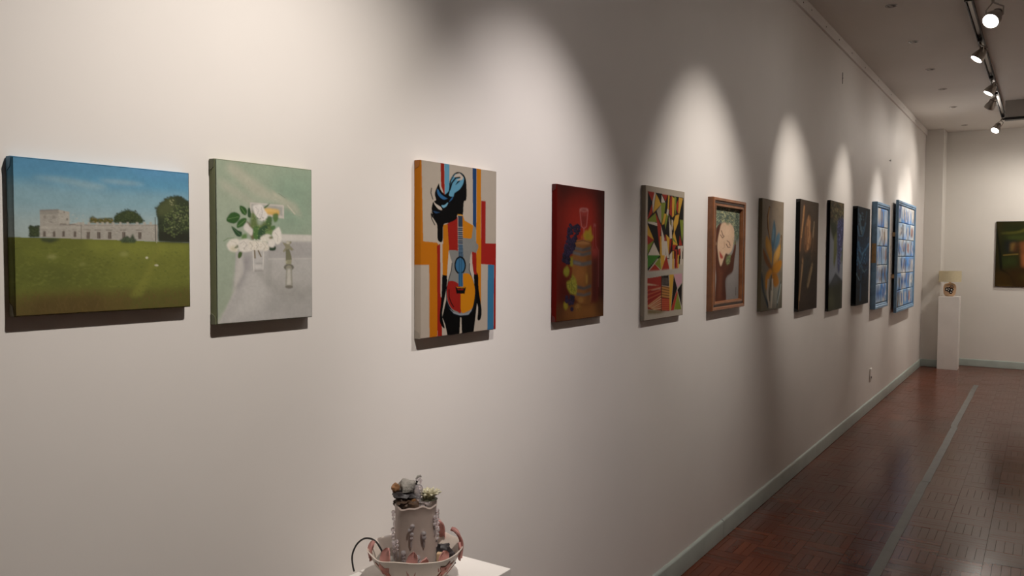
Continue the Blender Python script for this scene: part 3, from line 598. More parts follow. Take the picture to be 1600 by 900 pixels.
PAINT['wine'] = [
('g',[(0,'3d110b'),(0.3,'4c140d'),(0.8,'431008'),(1,'4d2a12')]),
('p','74190f',45,0.95,1,(1.002,.343,.858,.601,.515,.700,.192,.592,.065,.352,.193,.112,.512,.000,.852,.091)),
('p','922619',40,0.9,1,(.834,.287,.739,.440,.514,.502,.298,.441,.211,.296,.298,.150,.513,.083,.737,.138)),
('p','30100b',22,0.8,0,(-.022,-.004,1.018,.002,1.019,.052,.455,.044,-.005,.113)),
('p','2a100b',16,0.75,0,(.810,.002,1.018,.002,1.024,.951,.883,.945)),
('p','6d170f',10,0.5,0,(-.050,.023,.049,.019,.051,.964,-.042,.987)),
('p','6e4420',10,1,0,(-.010,.988,.008,.900,.457,.886,1.014,.890,1.016,1.003)),
('p','8a5a2a',16,0.8,0,(.228,.986,.576,.902,.862,.907,.821,.986,.380,1.001)),
('p','3f2413',12,0.7,0,(.778,.881,1.018,.876,1.020,.998,.863,.988)),
('p','3f2012',10,0.7,0,(-.027,.878,.191,.901,.117,.995,-.028,.994)),
('p','5e2019',4,0.9,0,(.698,.517,.865,.518,.860,.873,.701,.878)),
('p','3b140f',8,0.8,0,(.739,.545,.843,.541,.837,.861,.742,.863)),
('l','a86b66',1.2,0.8,0.22,(.752,.286,.747,.435,.698,.490,.695,.867)),
('l','a86b66',1.2,0.8,0.22,(.790,.280,.804,.435,.868,.479,.871,.760)),
('p','a86b66',2,0.5,1,(.802,.278,.794,.285,.774,.288,.754,.286,.746,.279,.754,.272,.774,.268,.794,.271)),
('p','96423b',6,0.5,0,(.707,.457,.864,.457,.865,.518,.698,.517)),
('p','8e3a33',4,0.7,0,(.462,.178,.621,.174,.592,.294,.544,.311,.487,.295)),
('p','6e1c16',4,0.7,0,(.477,.215,.610,.213,.592,.289,.493,.290)),
('p','b3807a',1.5,0.75,1,(.634,.167,.606,.177,.540,.183,.474,.180,.448,.171,.474,.161,.540,.155,.606,.157)),
('p','7f2a22',1.5,0.9,1,(.609,.169,.589,.176,.540,.180,.491,.178,.471,.173,.491,.166,.540,.163,.589,.164)),
('l','b0726c',1,0.8,0.7,(.454,.179,.493,.295,.544,.311,.598,.294,.628,.174)),
('l','ac5a50',1.6,0.8,0.8,(.544,.308,.544,.397)),
('p','9a7a1f',2,1,0,(.523,.360,.583,.321,.629,.326,.690,.282,.715,.352,.753,.369,.706,.407,.568,.403)),
('p','7c7a22',4,0.6,0,(.583,.348,.666,.337,.666,.391,.599,.394)),
('p','a3611f',2,0.8,0,(.487,.365,.520,.362,.520,.392,.487,.392)),
('p','7c4f25',2,1,1,(.337,.414,.523,.403,.691,.413,.707,.512,.719,.734,.688,.878,.405,.856,.317,.724,.317,.510)),
('p','5a3518',8,0.7,0,(.599,.424,.710,.424,.719,.734,.688,.878,.602,.875)),
('p','8e5b2c',12,0.7,0,(.331,.585,.569,.588,.570,.730,.331,.724)),
('p','97683c',2,1,1,(.682,.416,.635,.428,.523,.433,.414,.428,.369,.417,.414,.406,.523,.401,.635,.405)),
('l','4a2f1c',1.2,0.8,0.8,(.375,.417,.523,.401,.675,.416)),
('p','4a4644',1.5,1,0,(.331,.446,.523,.462,.691,.446,.694,.470,.523,.487,.331,.469)),
('p','6f6a66',2,0.7,0,(.360,.455,.508,.465,.508,.476,.360,.465)),
('p','504b49',1.5,1,0,(.308,.478,.523,.498,.701,.481,.704,.506,.524,.522,.308,.504)),
('p','77716c',2,0.7,0,(.331,.489,.478,.501,.479,.513,.331,.500)),
('p','544f4c',1.5,1,0,(.317,.547,.524,.567,.711,.554,.714,.584,.524,.598,.317,.580)),
('p','7b746f',2,0.7,0,(.346,.560,.494,.573,.494,.587,.346,.574)),
('p','4a4543',1.5,1,0,(.390,.736,.555,.757,.712,.739,.713,.762,.555,.779,.390,.764)),
('p','56504c',1.5,1,0,(.396,.793,.555,.809,.700,.795,.700,.817,.555,.829,.396,.815)),
('p','a6823a',3,0.8,0,(.594,.659,.625,.660,.625,.732,.595,.731)),
('p','7d7826',2,1,0,(.145,.614,.216,.589,.259,.626,.239,.663,.187,.673,.136,.645)),
('p','86802a',2,1,0,(.201,.710,.288,.696,.317,.654,.390,.693,.414,.748,.396,.813,.273,.798,.210,.753)),
('p','7f7c24',2,0.9,0,(.267,.531,.317,.520,.325,.595,.267,.595)),
('p','8a7d24',2,0.9,0,(.144,.863,.201,.854,.238,.898,.187,.918,.147,.895)),
('p','1c1626',0,1,1,(.418,.294,.409,.302,.389,.306,.368,.303,.359,.295,.368,.286,.389,.283,.409,.286)),
('p','4a3d58',0.6,0.7,1,(.389,.290,.386,.292,.380,.293,.374,.293,.371,.290,.374,.288,.380,.287,.386,.288)),
('p','221a30',0,1,1,(.468,.297,.459,.305,.438,.309,.417,.306,.408,.298,.417,.289,.438,.286,.459,.289)),
('p','4a3d58',0.6,0.7,1,(.438,.293,.435,.295,.429,.296,.423,.295,.420,.293,.423,.291,.429,.290,.435,.291)),
('p','1c1626',0,1,1,(.421,.304,.412,.313,.391,.316,.371,.313,.362,.305,.371,.297,.391,.293,.412,.296)),
('p','4a3d58',0.6,0.7,1,(.391,.300,.389,.303,.383,.304,.376,.303,.374,.301,.376,.298,.383,.297,.389,.298)),
('p','17131f',0,1,1,(.355,.306,.346,.315,.326,.318,.305,.315,.297,.307,.305,.299,.326,.295,.346,.298)),
('p','4a3d58',0.6,0.7,1,(.326,.303,.323,.305,.317,.306,.311,.305,.308,.303,.311,.300,.317,.299,.323,.300)),
('p','1c1626',0,1,1,(.393,.298,.384,.307,.364,.310,.343,.307,.335,.299,.343,.291,.364,.287,.384,.290)),
('p','4a3d58',0.6,0.7,1,(.364,.294,.361,.297,.355,.298,.349,.297,.346,.295,.349,.292,.355,.291,.361,.292)),
('p','221a30',0,1,1,(.435,.294,.426,.303,.405,.307,.384,.303,.376,.295,.384,.287,.405,.283,.426,.286)),
('p','4a3d58',0.6,0.7,1,(.405,.291,.403,.293,.396,.294,.390,.293,.388,.291,.390,.289,.396,.288,.403,.288)),
('p','221a30',0,1,1,(.476,.309,.467,.317,.446,.321,.425,.317,.417,.309,.425,.301,.446,.297,.467,.300)),
('p','4a3d58',0.6,0.7,1,(.446,.305,.443,.307,.437,.308,.431,.307,.428,.305,.431,.303,.437,.302,.443,.302)),
('p','17131f',0,1,1,(.438,.288,.429,.296,.409,.300,.388,.297,.379,.289,.388,.280,.409,.276,.429,.280)),
('p','4a3d58',0.6,0.7,1,(.409,.284,.406,.286,.400,.287,.394,.286,.391,.284,.394,.282,.400,.281,.406,.282)),
('p','1c1626',0,1,1,(.293,.290,.284,.298,.264,.302,.244,.299,.235,.291,.244,.282,.264,.279,.284,.282)),
('p','4a3d58',0.6,0.7,1,(.264,.286,.261,.288,.255,.289,.249,.289,.247,.286,.249,.284,.255,.283,.261,.284)),
('p','221a30',0,1,1,(.310,.299,.301,.308,.281,.311,.261,.308,.252,.300,.261,.292,.281,.288,.301,.291)),
('p','4a3d58',0.6,0.7,1,(.281,.295,.279,.298,.272,.299,.266,.298,.264,.296,.266,.293,.272,.292,.279,.293)),
('p','221a30',0,1,1,(.458,.302,.449,.311,.428,.314,.407,.311,.399,.303,.407,.295,.428,.291,.449,.294)),
('p','4a3d58',0.6,0.7,1,(.428,.298,.426,.301,.419,.302,.413,.301,.411,.299,.413,.296,.419,.295,.426,.296)),
('p','221a30',0,1,1,(.381,.319,.372,.327,.352,.331,.331,.328,.322,.320,.331,.311,.351,.308,.372,.311)),
('p','4a3d58',0.6,0.7,1,(.351,.315,.349,.317,.343,.318,.337,.317,.334,.315,.337,.313,.343,.312,.349,.313)),
('p','221a30',0,1,1,(.300,.332,.291,.340,.271,.344,.251,.341,.242,.333,.251,.324,.271,.321,.291,.324)),
('p','4a3d58',0.6,0.7,1,(.271,.328,.269,.330,.262,.331,.256,.330,.254,.328,.256,.326,.262,.325,.269,.326)),
('p','2a2038',0,1,1,(.473,.330,.465,.338,.444,.342,.423,.339,.414,.331,.423,.322,.444,.319,.465,.322)),
('p','4a3d58',0.6,0.7,1,(.444,.326,.441,.328,.435,.329,.429,.328,.426,.326,.429,.324,.435,.323,.441,.324)),
('p','221a30',0,1,1,(.262,.319,.254,.327,.234,.330,.214,.327,.206,.319,.214,.311,.234,.307,.254,.310)),
('p','4a3d58',0.6,0.7,1,(.234,.315,.231,.317,.225,.318,.219,.317,.217,.315,.219,.313,.225,.312,.231,.312)),
('p','1c1626',0,1,1,(.314,.318,.305,.326,.285,.329,.265,.326,.256,.318,.265,.310,.285,.306,.305,.309)),
('p','4a3d58',0.6,0.7,1,(.285,.314,.283,.316,.276,.317,.270,.316,.268,.314,.270,.312,.276,.311,.283,.311)),
('p','1c1626',0,1,1,(.385,.332,.377,.340,.356,.344,.335,.341,.327,.332,.335,.324,.356,.320,.377,.324)),
('p','4a3d58',0.6,0.7,1,(.356,.328,.353,.330,.347,.331,.341,.330,.338,.328,.341,.326,.347,.325,.353,.326)),
('p','17131f',0,1,1,(.321,.339,.313,.347,.292,.351,.272,.347,.264,.339,.272,.331,.292,.327,.313,.331)),
('p','4a3d58',0.6,0.7,1,(.292,.335,.290,.337,.284,.338,.278,.337,.275,.335,.278,.333,.284,.332,.290,.333)),
('p','17131f',0,1,1,(.404,.319,.395,.327,.374,.331,.354,.327,.345,.319,.354,.311,.374,.307,.395,.310)),
('p','4a3d58',0.6,0.7,1,(.374,.315,.372,.317,.366,.318,.360,.317,.357,.315,.360,.313,.366,.312,.372,.313)),
('p','1c1626',0,1,1,(.404,.317,.395,.325,.375,.329,.354,.326,.345,.317,.354,.309,.374,.305,.395,.309)),
('p','4a3d58',0.6,0.7,1,(.374,.313,.372,.315,.366,.316,.360,.315,.357,.313,.360,.311,.366,.310,.372,.311)),
('p','17131f',0,1,1,(.455,.329,.447,.337,.426,.341,.405,.338,.396,.329,.405,.321,.426,.317,.447,.321)),
('p','4a3d58',0.6,0.7,1,(.426,.325,.423,.327,.417,.328,.411,.327,.408,.325,.411,.323,.417,.322,.423,.323)),
('p','2a2038',0,1,1,(.254,.348,.245,.356,.225,.360,.205,.356,.197,.348,.205,.340,.225,.337,.245,.340)),
('p','4a3d58',0.6,0.7,1,(.225,.344,.223,.346,.217,.347,.211,.346,.208,.344,.211,.342,.217,.341,.223,.342)),
('p','17131f',0,1,1,(.328,.351,.320,.360,.299,.363,.279,.360,.271,.352,.279,.344,.299,.340,.320,.343)),
('p','4a3d58',0.6,0.7,1,(.299,.347,.297,.350,.291,.351,.285,.350,.282,.348,.285,.345,.291,.344,.297,.345)),
('p','221a30',0,1,1,(.258,.332,.249,.340,.229,.344,.209,.341,.201,.333,.209,.325,.229,.321,.249,.324)),
('p','4a3d58',0.6,0.7,1,(.229,.328,.227,.331,.221,.332,.215,.331,.212,.328,.215,.326,.221,.325,.227,.326)),
('p','17131f',0,1,1,(.271,.337,.263,.345,.243,.348,.223,.345,.214,.337,.223,.329,.243,.325,.263,.329)),
('p','4a3d58',0.6,0.7,1,(.243,.333,.240,.335,.234,.336,.228,.335,.226,.333,.228,.331,.234,.330,.240,.331)),
('p','2a2038',0,1,1,(.317,.342,.309,.351,.288,.354,.268,.351,.260,.343,.268,.335,.288,.331,.309,.334)),
('p','4a3d58',0.6,0.7,1,(.288,.338,.286,.341,.280,.342,.274,.341,.271,.338,.274,.336,.280,.335,.286,.336)),
('p','2a2038',0,1,1,(.407,.335,.398,.344,.377,.347,.357,.344,.348,.336,.357,.328,.377,.324,.398,.327)),
('p','4a3d58',0.6,0.7,1,(.377,.331,.375,.334,.368,.335,.362,.334,.360,.332,.362,.329,.368,.328,.375,.329)),
('p','1c1626',0,1,1,(.422,.335,.414,.344,.393,.347,.372,.344,.364,.336,.372,.327,.393,.324,.414,.327)),
('p','4a3d58',0.6,0.7,1,(.393,.331,.390,.334,.384,.335,.378,.334,.376,.331,.378,.329,.384,.328,.390,.329)),
('p','2a2038',0,1,1,(.285,.355,.277,.363,.256,.367,.236,.364,.228,.356,.236,.347,.256,.344,.277,.347)),
('p','4a3d58',0.6,0.7,1,(.256,.351,.254,.353,.248,.354,.242,.353,.239,.351,.242,.349,.248,.348,.254,.349)),
('p','1c1626',0,1,1,(.431,.350,.422,.359,.402,.362,.381,.359,.372,.351,.381,.342,.401,.339,.422,.342)),
('p','4a3d58',0.6,0.7,1,(.402,.346,.399,.349,.393,.350,.386,.349,.384,.346,.386,.344,.393,.343,.399,.344)),
('p','221a30',0,1,1,(.304,.353,.295,.361,.275,.365,.255,.362,.246,.354,.255,.345,.275,.342,.295,.345)),
('p','4a3d58',0.6,0.7,1,(.275,.349,.272,.351,.266,.352,.260,.351,.258,.349,.260,.347,.266,.346,.272,.347)),
('p','2a2038',0,1,1,(.402,.365,.394,.374,.373,.377,.352,.374,.344,.366,.352,.357,.373,.354,.394,.357)),
('p','4a3d58',0.6,0.7,1,(.373,.361,.370,.363,.364,.364,.358,.364,.355,.361,.358,.359,.364,.358,.370,.359)),
('p','1c1626',0,1,1,(.441,.351,.433,.360,.412,.363,.391,.360,.383,.352,.391,.344,.412,.340,.433,.343)),
('p','4a3d58',0.6,0.7,1,(.412,.347,.409,.350,.403,.351,.397,.350,.394,.348,.397,.345,.403,.344,.409,.345)),
('p','17131f',0,1,1,(.253,.370,.245,.378,.224,.382,.204,.379,.196,.371,.204,.362,.224,.359,.245,.362)),
('p','4a3d58',0.6,0.7,1,(.224,.366,.222,.368,.216,.369,.210,.369,.207,.366,.210,.364,.216,.363,.222,.364)),
('p','2a2038',0,1,1,(.242,.377,.234,.386,.213,.389,.193,.386,.185,.378,.193,.370,.214,.366,.234,.369)),
('p','4a3d58',0.6,0.7,1,(.214,.373,.211,.376,.205,.377,.199,.376,.197,.374,.199,.371,.205,.370,.211,.371)),
('p','17131f',0,1,1,(.401,.369,.392,.377,.371,.381,.351,.378,.342,.369,.351,.361,.371,.358,.392,.361)),
('p','4a3d58',0.6,0.7,1,(.371,.365,.369,.367,.362,.368,.356,.367,.354,.365,.356,.363,.362,.362,.369,.363)),
('p','1c1626',0,1,1,(.262,.390,.254,.398,.234,.402,.213,.399,.205,.390,.214,.382,.234,.379,.254,.382)),
('p','4a3d58',0.6,0.7,1,(.234,.386,.231,.388,.225,.389,.219,.388,.217,.386,.219,.384,.225,.383,.231,.384)),
('p','221a30',0,1,1,(.392,.370,.383,.378,.363,.382,.342,.378,.333,.370,.342,.362,.363,.358,.383,.362)),
('p','4a3d58',0.6,0.7,1,(.363,.366,.360,.368,.354,.369,.348,.368,.345,.366,.348,.364,.354,.363,.360,.364)),
('p','221a30',0,1,1,(.257,.387,.248,.395,.228,.398,.208,.395,.200,.387,.208,.379,.228,.375,.248,.378)),
('p','4a3d58',0.6,0.7,1,(.228,.383,.226,.385,.220,.386,.214,.385,.211,.383,.214,.380,.220,.379,.226,.380)),
('p','1c1626',0,1,1,(.354,.390,.345,.399,.325,.402,.304,.399,.296,.391,.304,.382,.325,.379,.345,.382)),
('p','4a3d58',0.6,0.7,1,(.325,.386,.322,.389,.316,.389,.310,.389,.308,.386,.310,.384,.316,.383,.322,.384)),
('p','1c1626',0,1,1,(.262,.379,.253,.387,.233,.391,.213,.388,.205,.380,.213,.371,.233,.368,.253,.371)),
('p','4a3d58',0.6,0.7,1,(.233,.375,.231,.377,.225,.378,.219,.378,.216,.375,.219,.373,.225,.372,.231,.373)),
('p','17131f',0,1,1,(.393,.378,.384,.386,.364,.390,.343,.387,.335,.379,.343,.370,.364,.367,.384,.370)),
('p','4a3d58',0.6,0.7,1,(.364,.374,.361,.376,.355,.377,.349,.376,.346,.374,.349,.372,.355,.371,.361,.372)),
('p','221a30',0,1,1,(.406,.392,.398,.400,.377,.403,.356,.400,.348,.392,.356,.384,.377,.380,.398,.383)),
('p','4a3d58',0.6,0.7,1,(.377,.387,.374,.390,.368,.391,.362,.390,.360,.388,.362,.385,.368,.384,.374,.385)),
('p','17131f',0,1,1,(.415,.388,.406,.397,.386,.400,.365,.397,.356,.389,.365,.380,.386,.377,.406,.380)),
('p','4a3d58',0.6,0.7,1,(.386,.384,.383,.386,.377,.387,.371,.387,.368,.384,.371,.382,.377,.381,.383,.382)),
('p','2a2038',0,1,1,(.357,.386,.348,.395,.328,.398,.307,.395,.299,.387,.307,.378,.328,.375,.348,.378)),
('p','4a3d58',0.6,0.7,1,(.328,.382,.325,.385,.319,.386,.313,.385,.310,.382,.313,.380,.319,.379,.325,.380)),
('p','221a30',0,1,1,(.279,.392,.270,.400,.250,.404,.230,.401,.222,.392,.230,.384,.250,.381,.270,.384)),
('p','4a3d58',0.6,0.7,1,(.250,.388,.248,.390,.242,.391,.235,.390,.233,.388,.235,.386,.242,.385,.248,.386)),
('p','221a30',0,1,1,(.244,.409,.235,.417,.215,.420,.195,.417,.187,.409,.195,.401,.215,.397,.235,.401)),
('p','4a3d58',0.6,0.7,1,(.215,.405,.213,.407,.207,.408,.201,.407,.198,.405,.201,.403,.207,.402,.213,.402)),
('p','2a2038',0,1,1,(.340,.400,.331,.408,.311,.412,.291,.408,.282,.400,.291,.392,.311,.388,.331,.392)),
('p','4a3d58',0.6,0.7,1,(.311,.396,.308,.398,.302,.399,.296,.398,.294,.396,.296,.394,.302,.393,.308,.394)),
('p','2a2038',0,1,1,(.254,.402,.245,.411,.225,.414,.205,.411,.197,.403,.205,.394,.225,.391,.245,.394)),
('p','4a3d58',0.6,0.7,1,(.225,.398,.223,.401,.217,.402,.211,.401,.208,.398,.211,.396,.217,.395,.223,.396)),
('p','2a2038',0,1,1,(.231,.415,.222,.423,.202,.427,.182,.423,.174,.415,.182,.407,.202,.404,.222,.407)),
('p','4a3d58',0.6,0.7,1,(.202,.411,.200,.413,.194,.414,.188,.413,.185,.411,.188,.409,.194,.408,.200,.409)),
('p','2a2038',0,1,1,(.348,.413,.339,.421,.319,.424,.298,.421,.290,.413,.298,.405,.319,.401,.339,.404)),
('p','4a3d58',0.6,0.7,1,(.319,.409,.316,.411,.310,.412,.304,.411,.301,.409,.304,.406,.310,.405,.316,.406)),
('p','2a2038',0,1,1,(.284,.417,.276,.425,.255,.428,.235,.425,.227,.417,.235,.409,.255,.405,.276,.408)),
('p','4a3d58',0.6,0.7,1,(.255,.413,.253,.415,.247,.416,.241,.415,.238,.413,.241,.410,.247,.409,.253,.410)),
('p','2a2038',0,1,1,(.371,.404,.362,.412,.341,.416,.321,.412,.312,.404,.321,.396,.341,.392,.362,.396)),
('p','4a3d58',0.6,0.7,1,(.341,.400,.339,.402,.333,.403,.327,.402,.324,.400,.326,.398,.333,.397,.339,.397)),
('p','221a30',0,1,1,(.391,.409,.383,.417,.362,.421,.342,.417,.333,.409,.342,.401,.362,.397,.383,.400)),
('p','4a3d58',0.6,0.7,1,(.362,.405,.360,.407,.353,.408,.347,.407,.345,.405,.347,.402,.353,.401,.360,.402)),
('p','2a2038',0,1,1,(.320,.400,.311,.409,.291,.412,.270,.409,.262,.401,.270,.392,.291,.389,.311,.392)),
('p','4a3d58',0.6,0.7,1,(.291,.396,.288,.398,.282,.399,.276,.398,.274,.396,.276,.394,.282,.393,.288,.394)),
('p','2a2038',0,1,1,(.271,.412,.263,.420,.243,.423,.223,.420,.214,.412,.223,.404,.243,.400,.263,.404)),
('p','4a3d58',0.6,0.7,1,(.243,.408,.240,.410,.234,.411,.228,.410,.226,.408,.228,.405,.234,.404,.240,.405)),
('p','2a2038',0,1,1,(.360,.427,.351,.435,.331,.438,.310,.435,.302,.427,.310,.418,.331,.415,.351,.418)),
('p','4a3d58',0.6,0.7,1,(.331,.422,.328,.425,.322,.426,.316,.425,.313,.422,.316,.420,.322,.419,.328,.420)),
('p','17131f',0,1,1,(.273,.429,.264,.437,.244,.441,.224,.437,.215,.429,.224,.421,.244,.418,.264,.421)),
('p','4a3d58',0.6,0.7,1,(.244,.425,.241,.427,.235,.428,.229,.427,.227,.425,.229,.423,.235,.422,.241,.423)),
('p','17131f',0,1,1,(.272,.438,.263,.446,.243,.450,.223,.446,.214,.438,.223,.430,.243,.427,.263,.430)),
('p','4a3d58',0.6,0.7,1,(.243,.434,.240,.436,.234,.437,.228,.436,.226,.434,.228,.432,.234,.431,.240,.432)),
('p','221a30',0,1,1,(.383,.444,.375,.453,.354,.456,.333,.453,.325,.444,.333,.436,.354,.433,.375,.436)),
('p','4a3d58',0.6,0.7,1,(.354,.440,.351,.442,.345,.443,.339,.442,.336,.440,.339,.438,.345,.437,.351,.438)),
('p','2a2038',0,1,1,(.301,.420,.292,.428,.272,.432,.252,.428,.243,.420,.252,.412,.272,.408,.292,.412)),
('p','4a3d58',0.6,0.7,1,(.272,.416,.269,.418,.263,.419,.257,.418,.255,.416,.257,.414,.263,.413,.269,.414)),
('p','1c1626',0,1,1,(.372,.433,.364,.441,.343,.445,.322,.441,.314,.433,.322,.425,.343,.421,.364,.425)),
('p','4a3d58',0.6,0.7,1,(.343,.429,.340,.431,.334,.432,.328,.431,.326,.429,.328,.426,.334,.425,.340,.426)),
('p','221a30',0,1,1,(.331,.444,.323,.452,.302,.456,.282,.452,.274,.444,.282,.436,.302,.432,.323,.436)),
('p','4a3d58',0.6,0.7,1,(.302,.440,.300,.442,.294,.443,.288,.442,.285,.440,.288,.437,.294,.437,.300,.437)),
('p','17131f',0,1,1,(.311,.453,.303,.462,.283,.465,.262,.462,.254,.453,.262,.445,.283,.442,.303,.445)),
('p','4a3d58',0.6,0.7,1,(.283,.449,.280,.451,.274,.452,.268,.451,.265,.449,.268,.447,.274,.446,.280,.447)),
('p','2a2038',0,1,1,(.255,.443,.246,.451,.226,.454,.206,.451,.198,.443,.206,.435,.226,.431,.247,.435)),
('p','4a3d58',0.6,0.7,1,(.226,.439,.224,.441,.218,.442,.212,.441,.209,.439,.212,.436,.218,.435,.224,.436)),
('p','221a30',0,1,1,(.326,.427,.318,.436,.297,.439,.277,.436,.268,.427,.277,.419,.297,.416,.318,.419)),
('p','4a3d58',0.6,0.7,1,(.297,.423,.295,.425,.289,.426,.282,.425,.280,.423,.282,.421,.289,.420,.295,.421)),
('p','221a30',0,1,1,(.301,.450,.293,.458,.272,.462,.252,.458,.244,.450,.252,.442,.272,.438,.293,.442)),
('p','4a3d58',0.6,0.7,1,(.272,.446,.270,.448,.264,.449,.258,.448,.255,.446,.258,.443,.264,.443,.270,.443)),
('p','1c1626',0,1,1,(.236,.454,.228,.463,.208,.466,.188,.463,.180,.454,.188,.446,.208,.443,.228,.446)),
('p','4a3d58',0.6,0.7,1,(.208,.450,.206,.452,.199,.453,.193,.452,.191,.450,.193,.448,.199,.447,.206,.448)),
('p','221a30',0,1,1,(.367,.467,.358,.475,.338,.479,.317,.475,.309,.467,.317,.459,.338,.455,.358,.459)),
('p','4a3d58',0.6,0.7,1,(.338,.463,.335,.465,.329,.466,.323,.465,.320,.463,.323,.460,.329,.459,.335,.460)),
('p','2a2038',0,1,1,(.206,.441,.198,.449,.178,.452,.158,.449,.150,.441,.158,.433,.178,.429,.198,.432)),
('p','4a3d58',0.6,0.7,1,(.178,.436,.175,.439,.169,.440,.163,.439,.161,.436,.163,.434,.169,.433,.175,.434)),
('p','1c1626',0,1,1,(.360,.455,.351,.463,.331,.467,.310,.463,.302,.455,.310,.447,.331,.443,.351,.447)),
('p','4a3d58',0.6,0.7,1,(.331,.451,.328,.453,.322,.454,.316,.453,.313,.451,.316,.448,.322,.447,.328,.448)),
('p','1c1626',0,1,1,(.264,.453,.256,.461,.236,.464,.215,.461,.207,.453,.215,.445,.236,.441,.256,.445)),
('p','4a3d58',0.6,0.7,1,(.236,.448,.233,.451,.227,.452,.221,.451,.218,.448,.221,.446,.227,.445,.233,.446)),
('p','2a2038',0,1,1,(.292,.451,.284,.460,.263,.463,.243,.459,.235,.451,.243,.443,.263,.440,.284,.443)),
('p','4a3d58',0.6,0.7,1,(.263,.447,.261,.449,.255,.450,.249,.449,.246,.447,.249,.445,.255,.444,.261,.445)),
('p','2a2038',0,1,1,(.193,.459,.184,.467,.164,.471,.145,.467,.136,.459,.145,.451,.165,.448,.184,.451)),
('p','4a3d58',0.6,0.7,1,(.165,.455,.162,.457,.156,.458,.150,.457,.148,.455,.150,.453,.156,.452,.162,.453)),
('p','2a2038',0,1,1,(.333,.478,.325,.486,.304,.489,.284,.486,.275,.477,.284,.469,.304,.466,.325,.469)),
('p','4a3d58',0.6,0.7,1,(.304,.473,.302,.475,.295,.476,.289,.475,.287,.473,.289,.471,.295,.470,.302,.471)),
('p','2a2038',0,1,1,(.349,.469,.341,.477,.320,.481,.300,.477,.291,.469,.300,.461,.320,.457,.341,.461)),
('p','4a3d58',0.6,0.7,1,(.320,.465,.318,.467,.312,.468,.305,.467,.303,.465,.305,.463,.312,.462,.318,.463)),
('p','2a2038',0,1,1,(.205,.471,.196,.479,.176,.483,.156,.479,.148,.471,.156,.463,.176,.460,.196,.463)),
('p','4a3d58',0.6,0.7,1,(.176,.467,.174,.469,.168,.470,.162,.469,.159,.467,.162,.465,.168,.464,.174,.465)),
('p','2a2038',0,1,1,(.343,.465,.335,.474,.314,.477,.294,.473,.285,.465,.294,.457,.314,.454,.335,.457)),
('p','4a3d58',0.6,0.7,1,(.314,.461,.312,.463,.305,.464,.299,.463,.297,.461,.299,.459,.305,.458,.312,.459)),
('p','2a2038',0,1,1,(.319,.472,.311,.480,.291,.484,.270,.480,.262,.472,.270,.464,.291,.460,.311,.464)),
('p','4a3d58',0.6,0.7,1,(.291,.468,.288,.470,.282,.471,.276,.470,.273,.468,.276,.465,.282,.464,.288,.465)),
('p','17131f',0,1,1,(.261,.465,.252,.474,.232,.477,.212,.473,.204,.465,.212,.457,.232,.454,.252,.457)),
('p','4a3d58',0.6,0.7,1,(.232,.461,.230,.463,.224,.464,.218,.463,.215,.461,.218,.459,.224,.458,.230,.459)),
('p','221a30',0,1,1,(.275,.495,.266,.503,.246,.506,.226,.503,.217,.495,.226,.486,.246,.483,.266,.487)),
('p','4a3d58',0.6,0.7,1,(.246,.491,.244,.493,.237,.494,.231,.493,.229,.490,.231,.488,.237,.487,.244,.488)),
('p','1c1626',0,1,1,(.280,.477,.272,.485,.252,.488,.231,.485,.223,.477,.231,.468,.252,.465,.272,.469)),
('p','4a3d58',0.6,0.7,1,(.252,.472,.249,.475,.243,.476,.237,.475,.234,.472,.237,.470,.243,.469,.249,.470)),
('p','221a30',0,1,1,(.243,.478,.234,.486,.214,.490,.194,.486,.186,.478,.194,.470,.214,.467,.234,.470)),
('p','4a3d58',0.6,0.7,1,(.214,.474,.212,.476,.206,.477,.200,.476,.197,.474,.200,.472,.206,.471,.212,.472)),
('p','17131f',0,1,1,(.232,.499,.224,.507,.204,.511,.184,.507,.176,.499,.184,.491,.204,.487,.224,.491)),
('p','4a3d58',0.6,0.7,1,(.204,.495,.201,.497,.195,.498,.189,.497,.187,.495,.189,.493,.195,.492,.201,.493)),
('p','17131f',0,1,1,(.247,.505,.239,.513,.219,.517,.199,.513,.190,.505,.199,.497,.219,.493,.239,.497)),
('p','4a3d58',0.6,0.7,1,(.219,.501,.216,.503,.210,.504,.204,.503,.202,.501,.204,.498,.210,.497,.216,.498)),
('p','17131f',0,1,1,(.224,.507,.216,.515,.196,.519,.176,.515,.168,.507,.176,.499,.196,.495,.216,.499)),
('p','4a3d58',0.6,0.7,1,(.196,.503,.193,.505,.187,.506,.181,.505,.179,.503,.181,.501,.187,.500,.193,.501)),
('p','221a30',0,1,1,(.237,.506,.229,.514,.209,.517,.189,.514,.180,.505,.189,.497,.209,.494,.229,.497)),
('p','4a3d58',0.6,0.7,1,(.209,.501,.206,.504,.200,.504,.194,.503,.192,.501,.194,.499,.200,.498,.206,.499)),
('p','2a2038',0,1,1,(.268,.488,.260,.496,.240,.500,.220,.496,.211,.488,.220,.480,.240,.476,.260,.480)),
('p','4a3d58',0.6,0.7,1,(.240,.484,.237,.486,.231,.487,.225,.486,.223,.484,.225,.481,.231,.481,.237,.481)),
('p','2a2038',0,1,1,(.252,.496,.243,.504,.223,.507,.203,.504,.195,.495,.203,.487,.223,.484,.243,.487)),
('p','4a3d58',0.6,0.7,1,(.223,.491,.220,.494,.214,.494,.208,.494,.206,.491,.208,.489,.214,.488,.220,.489)),
('p','2a2038',0,1,1,(.319,.495,.310,.503,.290,.506,.269,.503,.261,.494,.269,.486,.290,.483,.310,.486)),
('p','4a3d58',0.6,0.7,1,(.290,.490,.287,.493,.281,.493,.275,.493,.273,.490,.275,.488,.281,.487,.287,.488)),
('p','17131f',0,1,1,(.195,.487,.187,.495,.167,.498,.147,.495,.139,.487,.147,.479,.167,.475,.187,.479)),
